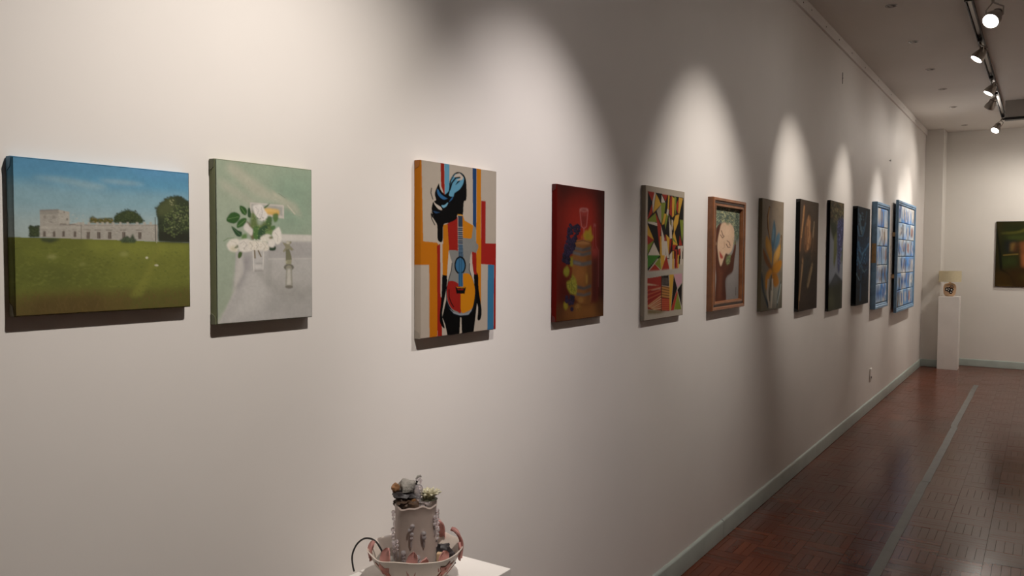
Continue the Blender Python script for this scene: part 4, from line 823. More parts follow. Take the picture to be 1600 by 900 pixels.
('p','4a3d58',0.6,0.7,1,(.167,.483,.165,.485,.159,.486,.153,.485,.150,.483,.153,.480,.159,.480,.165,.480)),
('p','221a30',0,1,1,(.209,.490,.201,.498,.181,.501,.161,.498,.153,.490,.161,.482,.181,.478,.201,.482)),
('p','4a3d58',0.6,0.7,1,(.181,.486,.179,.488,.173,.489,.167,.488,.164,.486,.167,.483,.173,.483,.179,.483)),
('p','2a2038',0,1,1,(.295,.492,.287,.500,.266,.503,.246,.500,.238,.492,.246,.483,.266,.480,.287,.484)),
('p','4a3d58',0.6,0.7,1,(.266,.487,.264,.490,.258,.491,.252,.490,.249,.487,.252,.485,.258,.484,.264,.485)),
('p','1c1626',0,1,1,(.206,.509,.198,.518,.178,.521,.158,.517,.150,.509,.158,.501,.178,.498,.198,.501)),
('p','4a3d58',0.6,0.7,1,(.178,.505,.176,.507,.170,.508,.164,.507,.161,.505,.164,.503,.170,.502,.176,.503)),
('p','221a30',0,1,1,(.205,.505,.197,.513,.177,.516,.157,.513,.149,.505,.157,.496,.177,.493,.197,.497)),
('p','4a3d58',0.6,0.7,1,(.177,.500,.175,.503,.169,.504,.163,.503,.160,.500,.163,.498,.169,.497,.175,.498)),
('p','17131f',0,1,1,(.274,.508,.265,.516,.245,.520,.225,.516,.217,.508,.225,.500,.245,.496,.266,.500)),
('p','4a3d58',0.6,0.7,1,(.245,.504,.243,.506,.237,.507,.231,.506,.228,.504,.231,.501,.237,.501,.243,.502)),
('p','1c1626',0,1,1,(.256,.517,.247,.525,.227,.528,.207,.525,.198,.517,.207,.508,.227,.505,.247,.509)),
('p','4a3d58',0.6,0.7,1,(.227,.513,.224,.515,.218,.516,.212,.515,.210,.512,.212,.510,.218,.509,.224,.510)),
('p','2a2038',0,1,1,(.169,.507,.160,.515,.140,.518,.121,.515,.112,.507,.121,.499,.140,.495,.160,.499)),
('p','4a3d58',0.6,0.7,1,(.140,.503,.138,.505,.132,.506,.126,.505,.124,.503,.126,.500,.132,.500,.138,.500)),
('p','2a2038',0,1,1,(.242,.517,.233,.525,.213,.528,.193,.525,.185,.517,.193,.508,.213,.505,.233,.509)),
('p','4a3d58',0.6,0.7,1,(.213,.513,.210,.515,.204,.516,.198,.515,.196,.512,.198,.510,.204,.509,.211,.510)),
('p','2a2038',0,1,1,(.268,.509,.260,.517,.240,.520,.219,.517,.211,.509,.220,.501,.240,.497,.260,.501)),
('p','4a3d58',0.6,0.7,1,(.240,.505,.237,.507,.231,.508,.225,.507,.223,.505,.225,.502,.231,.501,.237,.502)),
('p','221a30',0,1,1,(.214,.535,.206,.544,.185,.547,.165,.543,.157,.535,.165,.527,.186,.524,.206,.527)),
('p','4a3d58',0.6,0.7,1,(.185,.531,.183,.533,.177,.534,.171,.533,.169,.531,.171,.529,.177,.528,.183,.529)),
('p','17131f',0,1,1,(.167,.521,.159,.529,.139,.532,.119,.529,.111,.520,.119,.512,.139,.509,.159,.513)),
('p','4a3d58',0.6,0.7,1,(.139,.516,.136,.519,.130,.520,.124,.519,.122,.516,.124,.514,.130,.513,.136,.514)),
('p','221a30',0,1,1,(.257,.519,.248,.527,.228,.530,.208,.527,.200,.519,.208,.510,.228,.507,.248,.511)),
('p','4a3d58',0.6,0.7,1,(.228,.514,.226,.517,.220,.518,.213,.517,.211,.514,.213,.512,.220,.511,.226,.512)),
('p','17131f',0,1,1,(.162,.543,.153,.551,.133,.555,.114,.551,.106,.543,.114,.535,.134,.531,.153,.535)),
('p','4a3d58',0.6,0.7,1,(.134,.539,.131,.541,.125,.542,.119,.541,.117,.539,.119,.536,.125,.536,.131,.537)),
('p','17131f',0,1,1,(.241,.543,.232,.551,.212,.555,.192,.551,.184,.543,.192,.535,.212,.531,.232,.535)),
('p','4a3d58',0.6,0.7,1,(.212,.539,.210,.541,.204,.542,.198,.541,.195,.539,.198,.536,.204,.536,.210,.537)),
('p','17131f',0,1,1,(.276,.551,.267,.559,.247,.563,.227,.559,.218,.551,.227,.542,.247,.539,.267,.543)),
('p','4a3d58',0.6,0.7,1,(.247,.547,.244,.549,.238,.550,.232,.549,.230,.547,.232,.544,.238,.543,.244,.544)),
('p','221a30',0,1,1,(.210,.553,.201,.561,.181,.565,.161,.561,.153,.553,.161,.545,.181,.541,.201,.545)),
('p','4a3d58',0.6,0.7,1,(.181,.549,.179,.551,.173,.552,.167,.551,.164,.549,.167,.546,.173,.546,.179,.547)),
('p','1c1626',0,1,1,(.277,.543,.269,.551,.249,.555,.228,.551,.220,.543,.228,.535,.249,.531,.269,.535)),
('p','4a3d58',0.6,0.7,1,(.249,.539,.246,.541,.240,.542,.234,.541,.231,.539,.234,.536,.240,.535,.246,.536)),
('p','17131f',0,1,1,(.195,.529,.187,.537,.167,.541,.147,.537,.138,.529,.147,.521,.167,.518,.187,.521)),
('p','4a3d58',0.6,0.7,1,(.167,.525,.164,.527,.158,.528,.152,.527,.150,.525,.152,.523,.158,.522,.164,.523)),
('p','17131f',0,1,1,(.231,.554,.222,.562,.202,.565,.182,.562,.174,.553,.182,.545,.202,.542,.222,.546)),
('p','4a3d58',0.6,0.7,1,(.202,.549,.200,.552,.194,.552,.188,.551,.185,.549,.188,.547,.194,.546,.200,.547)),
('p','17131f',0,1,1,(.273,.539,.265,.548,.245,.551,.224,.547,.216,.539,.224,.531,.245,.528,.265,.531)),
('p','4a3d58',0.6,0.7,1,(.245,.535,.242,.537,.236,.538,.230,.537,.227,.535,.230,.533,.236,.532,.242,.533)),
('p','2a2038',0,1,1,(.243,.567,.234,.575,.214,.578,.194,.575,.186,.566,.194,.558,.214,.555,.234,.559)),
('p','4a3d58',0.6,0.7,1,(.214,.562,.212,.565,.205,.565,.199,.564,.197,.562,.199,.560,.205,.559,.212,.560)),
('p','1c1626',0,1,1,(.220,.553,.212,.562,.192,.565,.172,.561,.163,.553,.172,.545,.192,.542,.212,.545)),
('p','4a3d58',0.6,0.7,1,(.192,.549,.189,.551,.183,.552,.177,.551,.175,.549,.177,.547,.183,.546,.189,.547)),
('p','1c1626',0,1,1,(.158,.549,.149,.557,.129,.560,.110,.556,.101,.548,.110,.540,.130,.537,.149,.540)),
('p','4a3d58',0.6,0.7,1,(.129,.544,.127,.546,.121,.547,.115,.546,.113,.544,.115,.542,.121,.541,.127,.542)),
('p','1c1626',0,1,1,(.250,.567,.242,.575,.221,.578,.201,.574,.193,.566,.201,.558,.221,.555,.242,.558)),
('p','4a3d58',0.6,0.7,1,(.221,.562,.219,.564,.213,.565,.207,.564,.204,.562,.207,.560,.213,.559,.219,.560)),
('p','1c1626',0,1,1,(.189,.560,.181,.569,.161,.572,.141,.568,.133,.560,.141,.552,.161,.549,.181,.552)),
('p','4a3d58',0.6,0.7,1,(.161,.556,.158,.558,.152,.559,.146,.558,.144,.556,.146,.554,.152,.553,.158,.554)),
('p','1c1626',0,1,1,(.273,.573,.265,.581,.244,.584,.224,.581,.216,.572,.224,.564,.244,.561,.265,.565)),
('p','4a3d58',0.6,0.7,1,(.244,.568,.242,.571,.236,.571,.230,.570,.227,.568,.230,.566,.236,.565,.242,.566)),
('p','1c1626',0,1,1,(.160,.555,.152,.563,.132,.566,.112,.562,.104,.554,.112,.546,.132,.543,.152,.546)),
('p','4a3d58',0.6,0.7,1,(.132,.550,.129,.552,.123,.553,.117,.552,.115,.550,.117,.548,.123,.547,.129,.548)),
('p','2a2038',0,1,1,(.233,.558,.224,.566,.204,.569,.184,.566,.176,.557,.184,.549,.204,.546,.224,.550)),
('p','4a3d58',0.6,0.7,1,(.204,.554,.202,.556,.196,.557,.190,.556,.187,.553,.190,.551,.196,.550,.202,.551)),
('p','221a30',0,1,1,(.230,.571,.222,.579,.202,.582,.182,.578,.173,.570,.182,.562,.202,.559,.222,.562)),
('p','4a3d58',0.6,0.7,1,(.202,.566,.199,.568,.193,.569,.187,.568,.185,.566,.187,.564,.193,.563,.199,.564)),
('p','1c1626',0,1,1,(.320,.843,.310,.852,.287,.855,.265,.851,.256,.841,.265,.832,.287,.829,.310,.834)),
('p','54466a',1.2,0.7,1,(.287,.838,.285,.840,.279,.841,.273,.840,.270,.837,.273,.835,.279,.834,.285,.836)),
('p','1c1626',0,1,1,(.234,.828,.225,.837,.203,.840,.181,.835,.172,.826,.181,.817,.203,.814,.225,.818)),
('p','54466a',1.2,0.7,1,(.203,.823,.200,.825,.194,.825,.188,.824,.186,.822,.188,.820,.194,.819,.200,.820)),
('p','251c33',0,1,1,(.327,.865,.318,.873,.295,.876,.273,.872,.263,.862,.273,.853,.295,.850,.318,.855)),
('p','54466a',1.2,0.7,1,(.295,.859,.293,.861,.287,.862,.280,.861,.278,.858,.280,.856,.287,.855,.293,.857)),
('p','251c33',0,1,1,(.233,.850,.224,.859,.201,.862,.179,.857,.170,.848,.179,.839,.201,.836,.224,.841)),
('p','54466a',1.2,0.7,1,(.201,.845,.199,.847,.193,.848,.187,.847,.184,.844,.187,.842,.193,.841,.199,.843)),
('p','251c33',0,1,1,(.362,.827,.352,.836,.330,.839,.307,.835,.298,.825,.307,.816,.330,.813,.352,.818)),
('p','54466a',1.2,0.7,1,(.330,.822,.327,.824,.321,.825,.315,.824,.312,.821,.315,.819,.321,.818,.327,.820)),
('p','251c33',0,1,1,(.238,.857,.229,.866,.207,.869,.184,.864,.175,.855,.184,.846,.207,.843,.229,.848)),
('p','54466a',1.2,0.7,1,(.207,.852,.204,.854,.198,.855,.192,.854,.189,.851,.192,.849,.198,.848,.204,.850)),
('p','251c33',0,1,1,(.300,.876,.291,.884,.268,.887,.246,.883,.237,.873,.246,.864,.268,.861,.291,.866)),
('p','54466a',1.2,0.7,1,(.268,.870,.266,.872,.260,.873,.254,.872,.251,.869,.254,.867,.260,.866,.266,.868)),
('p','251c33',0,1,1,(.368,.828,.358,.837,.335,.840,.313,.835,.303,.826,.313,.817,.335,.814,.358,.818)),
('p','54466a',1.2,0.7,1,(.335,.822,.333,.825,.327,.825,.320,.824,.318,.822,.320,.820,.327,.819,.333,.820)),
('p','251c33',0,1,1,(.247,.854,.238,.863,.216,.866,.194,.861,.184,.852,.194,.843,.216,.840,.238,.845)),
('p','54466a',1.2,0.7,1,(.216,.849,.213,.851,.207,.852,.201,.851,.199,.848,.201,.846,.207,.845,.213,.847)),
('p','1c1626',0,1,1,(.367,.854,.358,.863,.335,.866,.312,.861,.303,.852,.312,.843,.335,.840,.358,.844)),
('p','54466a',1.2,0.7,1,(.335,.849,.332,.851,.326,.851,.320,.850,.317,.848,.320,.846,.326,.845,.332,.846)),
('p','251c33',0,1,1,(.265,.850,.256,.859,.233,.862,.211,.857,.202,.848,.211,.839,.233,.836,.256,.841)),
('p','54466a',1.2,0.7,1,(.233,.845,.231,.847,.225,.848,.218,.846,.216,.844,.219,.842,.225,.841,.231,.842)),
('p','1c1626',0,1,1,(.355,.837,.345,.845,.322,.848,.300,.844,.290,.834,.300,.825,.322,.822,.345,.827)),
('p','54466a',1.2,0.7,1,(.322,.831,.320,.833,.314,.834,.307,.833,.305,.830,.307,.828,.314,.828,.320,.829)),
('p','251c33',0,1,1,(.351,.873,.341,.882,.319,.885,.296,.880,.286,.870,.296,.862,.319,.859,.341,.863)),
('p','54466a',1.2,0.7,1,(.319,.867,.316,.869,.310,.870,.304,.869,.301,.867,.304,.864,.310,.864,.316,.865)),
('p','1c1626',0,1,1,(.339,.829,.330,.838,.307,.841,.285,.837,.275,.827,.285,.818,.307,.815,.330,.820)),
('p','54466a',1.2,0.7,1,(.307,.824,.305,.826,.299,.827,.292,.826,.290,.823,.292,.821,.299,.820,.305,.822)),
('p','1c1626',0,1,1,(.327,.823,.317,.832,.294,.835,.272,.830,.263,.821,.272,.812,.294,.809,.317,.814)),
('p','54466a',1.2,0.7,1,(.294,.818,.292,.820,.286,.821,.280,.819,.277,.817,.280,.815,.286,.814,.292,.815)),
('p','251c33',0,1,1,(.238,.823,.229,.831,.207,.834,.184,.830,.175,.820,.184,.812,.207,.809,.229,.813)),
('p','54466a',1.2,0.7,1,(.207,.817,.204,.819,.198,.820,.192,.819,.189,.817,.192,.814,.198,.814,.204,.815)),
('p','241b33',1,1,1,(.346,.917,.336,.929,.311,.933,.286,.927,.276,.914,.286,.902,.311,.898,.336,.904)),
('l','4f5220',1,0.6,0.7,(.216,.732,.302,.723,.375,.790)),
('l','4f5220',1,0.6,0.7,(.302,.664,.302,.799)),
('d','a39a48',24,(2, 1.6),0.6,(.201,.710,.317,.659,.414,.748,.390,.807,.259,.792)),
('d','5c6022',24,(2, 1.8),0.6,(.201,.710,.317,.659,.414,.748,.390,.807,.259,.792)),
('p','7d5526',2,1,1,(.507,.910,.486,.929,.435,.935,.385,.925,.364,.904,.384,.885,.435,.878,.486,.889)),
('p','8e6430',2,1,1,(.543,.856,.527,.871,.489,.876,.451,.868,.435,.852,.451,.837,.489,.832,.527,.840)),
('p','9d7340',3,0.7,1,(.456,.900,.445,.909,.420,.911,.395,.907,.384,.897,.395,.888,.420,.885,.445,.890)),
('d','5a3a18',14,(1.5, 1.2),0.7,(.376,.882,.495,.887,.495,.937,.376,.931))]
PAINT['cubist'] = [
('g',[(0,'a79c8c'),(1,'a2988a')]),
('p','16110e',0,1,0,(.048,.045,.967,.052,.977,.544,.060,.538)),
('p','8d2b1d',0,1,0,(.048,.045,.210,.044,.156,.117)),
('p','16110e',0,1,0,(.049,.055,.150,.120,.050,.236)),
('p','8d2b1d',0,1,0,(.157,.132,.163,.201,.051,.251,.051,.242)),
('p','b3a798',0,1,0,(.210,.045,.241,.047,.174,.201,.161,.120)),
('p','b58b33',0,1,0,(.251,.047,.375,.129,.184,.201)),
('p','16110e',0,1,0,(.230,.045,.385,.048,.375,.119)),
('p','b3a798',0,1,0,(.385,.054,.478,.109,.381,.115)),
('p','8d2b1d',0,1,0,(.393,.048,.531,.050,.489,.102)),
('p','6f7a2c',0,1,0,(.375,.119,.489,.109,.460,.194,.387,.273,.361,.151)),
('p','6f7a2c',0,1,0,(.051,.257,.236,.200,.280,.266,.051,.267)),
('p','8f8372',0,1,0,(.267,.180,.375,.132,.387,.273,.322,.236)),
('p','8d2b1d',0,1,0,(.236,.193,.388,.293,.352,.468,.281,.275)),
('p','b3a798',0,1,0,(.063,.267,.280,.269,.288,.294,.068,.279)),
('p','16110e',0,1,0,(.060,.280,.288,.297,.353,.497,.234,.423)),
('p','b58b33',0,1,0,(.052,.286,.208,.398,.055,.373)),
('p','8d2b1d',0,1,0,(.054,.367,.212,.401,.057,.440)),
('p','6f7a2c',0,1,0,(.057,.440,.208,.404,.063,.506)),
('p','b3a798',0,1,0,(.212,.418,.360,.514,.071,.514)),
('p','b3a798',0,1,0,(.382,.293,.468,.383,.518,.534,.408,.534,.398,.377)),
('p','b58b33',0,1,0,(.460,.194,.515,.196,.463,.275,.398,.283)),
('p','6f7a2c',0,1,0,(.515,.196,.559,.204,.491,.317,.474,.278)),
('p','16110e',0,1,0,(.394,.283,.468,.278,.489,.356,.468,.380)),
('p','16110e',0,1,0,(.496,.115,.553,.048,.546,.146,.482,.193)),
('p','b58b33',0,1,0,(.553,.048,.590,.050,.573,.165,.536,.166)),
('p','b3a798',0,1,0,(.535,.153,.573,.165,.560,.211,.515,.194)),
('p','8d2b1d',0,1,0,(.613,.059,.653,.051,.666,.218,.588,.191)),
('p','b58b33',0,1,0,(.658,.054,.718,.068,.717,.201,.661,.219)),
('p','6f7a2c',0,1,0,(.710,.055,.768,.058,.762,.186,.747,.193)),
('p','8d2b1d',0,1,0,(.770,.113,.826,.067,.820,.185,.772,.153)),
('p','b58b33',0,1,0,(.837,.054,.950,.056,.855,.184,.825,.178)),
('p','16110e',0,1,0,(.951,.066,.964,.229,.870,.231,.858,.184)),
('p','b58b33',0,1,0,(.752,.200,.856,.187,.824,.259,.724,.341,.697,.261)),
('p','b3a798',0,1,0,(.651,.235,.689,.241,.677,.321,.654,.302)),
('p','b3a798',0,1,0,(.575,.211,.654,.302,.669,.381,.596,.385)),
('p','70663f',0,1,0,(.575,.198,.659,.275,.607,.276)),
('p','16110e',0,1,0,(.576,.217,.605,.382,.499,.343,.529,.264)),
('p','6f7a2c',0,1,0,(.870,.231,.964,.229,.970,.338,.938,.407)),
('p','16110e',0,1,0,(.836,.258,.863,.339,.786,.421,.724,.341)),
('p','b58b33',0,1,0,(.723,.321,.821,.434,.694,.435,.679,.368)),
('p','4d7a2c',0,1,0,(.679,.368,.809,.424,.704,.401)),
('p','8d2b1d',0,1,0,(.876,.353,.947,.434,.856,.434)),
('p','b3a798',0,1,0,(.822,.441,.971,.437,.972,.458,.834,.465)),
('p','8d2b1d',0,1,0,(.488,.350,.524,.402,.464,.403)),
('p','b58b33',0,1,0,(.510,.353,.605,.382,.584,.515,.535,.409)),
('p','b3a798',0,1,0,(.469,.406,.535,.405,.596,.535,.529,.534)),
('p','8d2b1d',0,1,0,(.606,.388,.658,.388,.662,.475,.606,.508)),
('p','8d2b1d',0,1,0,(.682,.431,.786,.431,.730,.475,.684,.475)),
('p','16110e',0,1,0,(.658,.395,.681,.395,.674,.495,.607,.515)),
('p','b58b33',0,1,0,(.359,.371,.391,.370,.420,.540,.364,.514)),
('p','8d2b1d',0,1,0,(.858,.461,.917,.468,.884,.516,.848,.509)),
('p','b3a798',0,1,0,(.607,.512,.678,.482,.675,.626,.607,.625)),
('p','b58b33',0,1,0,(.685,.482,.719,.478,.730,.624,.685,.624)),
('p','8d2b1d',0,1,0,(.742,.468,.811,.468,.831,.620,.744,.622)),
('p','16110e',0,1,0,(.754,.482,.777,.482,.777,.619,.760,.619)),
('p','b58b33',0,1,0,(.825,.509,.872,.509,.866,.615,.830,.617)),
('p','b3a798',0,1,0,(.830,.462,.964,.451,.966,.482,.847,.482)),
('p','8d2b1d',0,1,0,(.839,.462,.905,.458,.896,.513,.849,.513)),
('p','b3a798',0,1,0,(.906,.482,.954,.482,.955,.589,.907,.588)),
('p','16110e',0,1,0,(.861,.516,.896,.520,.888,.585,.852,.581)),
('p','3a6a26',0,1,0,(.063,.515,.360,.515,.066,.614)),
('p','16110e',0,1,0,(.360,.517,.071,.633,.066,.614)),
('p','6f7a2c',0,1,0,(.365,.527,.395,.625,.239,.579)),
('p','b58b33',0,1,0,(.375,.514,.540,.515,.395,.629)),
('p','8d2b1d',0,1,0,(.528,.514,.612,.625,.402,.632)),
('p','8d2b1d',0,1,0,(.239,.581,.386,.630,.085,.636)),
('p','b3a798',0,1,0,(.484,.508,.528,.514,.475,.560)),
('p','a29a8e',2,1,1,(.055,.639,.369,.631,.795,.621,.966,.617,.969,.662,.613,.662,.264,.682,.056,.685)),
('p','8b8882',5,0.6,0,(.066,.655,.370,.651,.703,.637,.704,.650,.370,.667,.066,.679)),
('p','8a2d24',0,1,0,(.065,.685,.410,.673,.420,.940,.080,.914)),
('p','16110e',1,1,0,(.410,.672,.591,.668,.606,.756,.421,.744)),
('p','b58b33',0,1,0,(.609,.665,.728,.664,.660,.938,.626,.950)),
('p','a3713e',0,1,0,(.417,.748,.613,.760,.617,.851,.421,.837)),
('p','8f2f22',0,1,0,(.421,.837,.617,.851,.626,.950,.425,.941)),
('p','b0868f',0,1,0,(.732,.663,.952,.660,.955,.734,.826,.772)),
('p','16110e',0,1,0,(.728,.671,.827,.776,.671,.935)),
('p','16110e',0,1,0,(.956,.738,.954,.926,.832,.790)),
('p','9a3426',0,1,0,(.818,.793,.840,.814,.741,.948,.654,.949)),
('p','6f7a2c',0,1,0,(.840,.814,.950,.950,.746,.946)),
('p','6a5a34',2,0.9,0,(.080,.915,.558,.947,.382,.959,.085,.951)),
('l','2c2015',1.2,0.4,0.9,(.410,.673,.416,.940)),
('p','b49a80',1,1,0,(.066,.722,.352,.744,.066,.736)),
('p','b08a70',1,1,0,(.162,.773,.391,.760,.392,.773,.162,.778)),
('l','b89067',1.6,0.4,0.9,(.083,.890,.394,.826)),
('l','c0a27c',1.6,0.4,0.9,(.112,.896,.395,.845)),
('l','b89067',1.6,0.4,0.9,(.142,.902,.395,.864)),
('l','c0a27c',1.6,0.4,0.9,(.171,.909,.396,.882)),
('l','b89067',1.6,0.4,0.9,(.200,.915,.397,.901)),
('l','c0a27c',1.6,0.4,0.9,(.230,.922,.398,.919)),
('l','b06a4a',1,0.4,0.7,(.071,.774,.391,.757)),
('l','6e1f18',1,0.4,0.7,(.072,.790,.392,.769)),
('l','b06a4a',1,0.4,0.7,(.072,.807,.392,.781)),
('l','6e1f18',1,0.4,0.7,(.073,.824,.393,.793)),
('l','b06a4a',1,0.4,0.7,(.074,.840,.393,.804)),
('l','6e1f18',1,0.4,0.7,(.074,.857,.394,.816)),
('l','241510',1.2,0.3,0.85,(.422,.751,.609,.770)),
('l','241510',1.2,0.3,0.85,(.422,.772,.610,.790)),
('l','241510',1.2,0.3,0.85,(.423,.794,.611,.810)),
('l','241510',1.2,0.3,0.85,(.424,.815,.612,.830)),
('l','241510',1.2,0.3,0.85,(.425,.836,.613,.851)),
('l','b5623f',1.2,0.3,0.85,(.426,.854,.613,.863)),
('l','b5623f',1.2,0.3,0.85,(.426,.869,.614,.878)),
('l','b5623f',1.2,0.3,0.85,(.427,.883,.615,.893)),
('l','b5623f',1.2,0.3,0.85,(.427,.898,.615,.908)),
('l','b5623f',1.2,0.3,0.85,(.428,.913,.616,.923)),
('l','b5623f',1.2,0.3,0.85,(.429,.927,.617,.938)),
('l','6a5f58',0.7,0.3,0.8,(.448,.692,.443,.738)),
('l','6a5f58',0.7,0.3,0.8,(.478,.693,.474,.739)),
('l','6a5f58',0.7,0.3,0.8,(.509,.693,.505,.740)),
('l','6a5f58',0.7,0.3,0.8,(.541,.694,.536,.741)),
('l','6a5f58',0.7,0.3,0.8,(.572,.695,.567,.742)),
('l','6a5f58',0.6,0.3,0.5,(.425,.686,.588,.691)),
('l','6a5f58',0.6,0.3,0.5,(.426,.694,.588,.699)),
('l','6a5f58',0.6,0.3,0.5,(.426,.702,.588,.707)),
('l','6a5f58',0.6,0.3,0.5,(.426,.710,.589,.715)),
('l','6a5f58',0.6,0.3,0.5,(.427,.718,.589,.723)),
('l','6a5f58',0.6,0.3,0.5,(.427,.726,.589,.731)),
('l','6a5f58',0.6,0.3,0.5,(.427,.734,.590,.740))]
PAINT['treehand'] = [
('g',[(0,'6b716c'),(0.35,'77746f'),(0.6,'807a76'),(1,'6b6764')]),
('p','4c564b',3,1,0,(.000,-.013,.986,-.026,.995,.310,.887,.368,.804,.268,.586,.148,.271,.165,.092,.299,.004,.271)),
('d','959c80',200,(2.4, 1.0),0.8,(.000,-.006,.970,-.019,.979,.310,.804,.268,.587,.155,.219,.172,.066,.285,.004,.271)),
('d','aba578',110,(2.2, 1.0),0.7,(.216,.005,.851,.004,.802,.182,.323,.171)),
('d','333c38',110,(2.2, 1.0),0.8,(.000,-.006,.970,-.019,.979,.324,.804,.268,.587,.155,.219,.172,.014,.271)),
('p','47261a',1.5,1,1,(.137,.996,.155,.748,.079,.550,.078,.410,.117,.257,.219,.186,.323,.178,.299,.270,.196,.382,.224,.509,.304,.615,.409,.552,.487,.489,.674,.511,.781,.439,.832,.339,.872,.411,.821,.540,.759,.684,.545,.739,.482,.810,.507,1.004)),
('p','5e3625',5,0.7,0,(.205,.976,.238,.749,.173,.579,.226,.636,.384,.680,.337,.979)),
('p','331b13',5,0.6,0,(.390,.980,.396,.751,.596,.639,.756,.554,.732,.683,.519,.753,.486,.982)),
('p','b79a80',1.5,1,1,(.323,.174,.534,.159,.748,.197,.793,.296,.727,.439,.594,.496,.487,.489,.409,.552,.304,.625,.214,.509,.181,.382,.246,.256)),
('p','c2a68b',8,0.6,0,(.376,.213,.641,.197,.670,.311,.431,.354)),
('p','5c6545',2,1,0,(.514,.524,.674,.496,.649,.589,.543,.617,.489,.581)),
('d','868a5a',16,(2, 1),0.8,(.514,.524,.674,.504,.638,.589,.532,.610)),
('d','6c744f',30,(2, 1),0.8,(.708,.339,.830,.253,.940,.310,.860,.382,.764,.411)),
('l','5b4336',1.2,0.5,0.9,(.314,.249,.367,.298,.409,.305)),
('l','5b4336',1.2,0.5,0.9,(.283,.295,.352,.326,.410,.309)),
('l','5b4336',1.2,0.5,0.9,(.527,.354,.602,.368,.645,.404)),
('l','5b4336',1.3,0.5,0.9,(.496,.389,.565,.425,.635,.422)),
('l','9b7a64',1,0.6,0.7,(.421,.368,.433,.425,.370,.439)),
('p','8f3a30',1.2,1,1,(.255,.467,.302,.488,.382,.524,.372,.545,.287,.537)),
('p','b79a80',1.5,0.8,1,(.139,.389,.133,.403,.119,.409,.104,.403,.098,.389,.104,.375,.118,.370,.133,.375)),
('l','3a2c26',1,0.6,0.6,(.894,.866,.885,.954)),
('p','5f6a4a',2,0.7,0,(.454,.135,.559,.127,.587,.184,.481,.177))]
PAINT['flower'] = [
('g',[(0,'76695a'),(0.3,'7d7262'),(0.6,'6f685b'),(1,'544e42')]),
('p','86796a',24,0.7,0,(.081,.114,.622,.057,.690,.259,.202,.354)),
('p','57503f',16,0.7,0,(-.007,.015,.167,.019,.154,.967,-.080,.986)),
('p','5d5a4c',20,0.6,0,(.092,.789,.964,.784,.971,.998,.036,.988)),
('p','8a8a80',8,0.7,0,(.328,.684,.734,.696,.899,.796,.774,.993,.365,.984,.241,.838)),
('l','5a3c1e',2,1,0.95,(.316,.070,.234,.155,.260,.259,.370,.362,.458,.456)),
('l','a9824f',1.3,1,0.7,(.304,.076,.270,.177,.320,.293,.432,.409)),
('l','5a4126',1.8,1,0.9,(.897,.314,.875,.425,.762,.549)),
('l','a58256',1,1,0.7,(.872,.340,.836,.451)),
('p','3d5866',2,1,1,(.538,.180,.627,.273,.599,.382,.495,.467,.420,.409,.454,.289)),
('p','6b8898',3,0.7,0,(.520,.228,.553,.287,.505,.383,.456,.360)),
('p','4a6675',2,1,1,(.629,.345,.786,.287,.821,.353,.695,.428,.569,.454)),
('p','3a4d57',3,0.8,0,(.458,.456,.569,.454,.522,.575,.460,.576)),
('p','a5782f',2,1,1,(.190,.331,.322,.363,.445,.432,.460,.576,.325,.517,.174,.425)),
('p','b9904a',4,0.7,0,(.232,.353,.353,.398,.415,.480,.294,.458)),
('p','6e4217',2,1,1,(.057,.438,.205,.495,.480,.624,.297,.606,.117,.531)),
('p','b08238',2,1,1,(.540,.515,.632,.465,.854,.401,.825,.512,.635,.575,.542,.599)),
('p','c59c5c',4,0.6,0,(.633,.478,.810,.426,.773,.500,.634,.550)),
('p','a06a1a',2,1,1,(.449,.624,.635,.562,.924,.548,.894,.623,.701,.672,.481,.660)),
('p','5f3c16',4,0.8,0,(.327,.606,.510,.587,.481,.672,.388,.648)),
('p','b07622',2,1,1,(.179,.719,.267,.648,.418,.624,.481,.660,.359,.707,.240,.814)),
('p','95601c',2,1,1,(.481,.666,.701,.672,.819,.746,.736,.789,.577,.781)),
('p','c28c3c',4,0.6,0,(.239,.719,.328,.660,.419,.648,.329,.707)),
('l','403528',1.6,1,0.85,(.463,.684,.404,.792,.382,.912)),
('l','b0a591',2.2,1.6,0.8,(.317,.719,.283,.838,.383,.972)),
('l','bab2a2',2.4,1.6,0.8,(.501,.720,.504,.866,.469,.974)),
('l','3f3527',1.2,1,0.8,(.451,.696,.466,.817)),
('p','28363c',2,1,1,(.019,.648,.090,.718,.163,.837,.333,.923,.334,.983,.152,.872,.021,.765)),
('p','2e3e45',2,1,1,(.930,.741,.868,.846,.742,.993,.758,.894,.833,.796)),
('l','9aa39c',1.4,1,0.7,(.911,.772,.836,.870,.760,.943))]
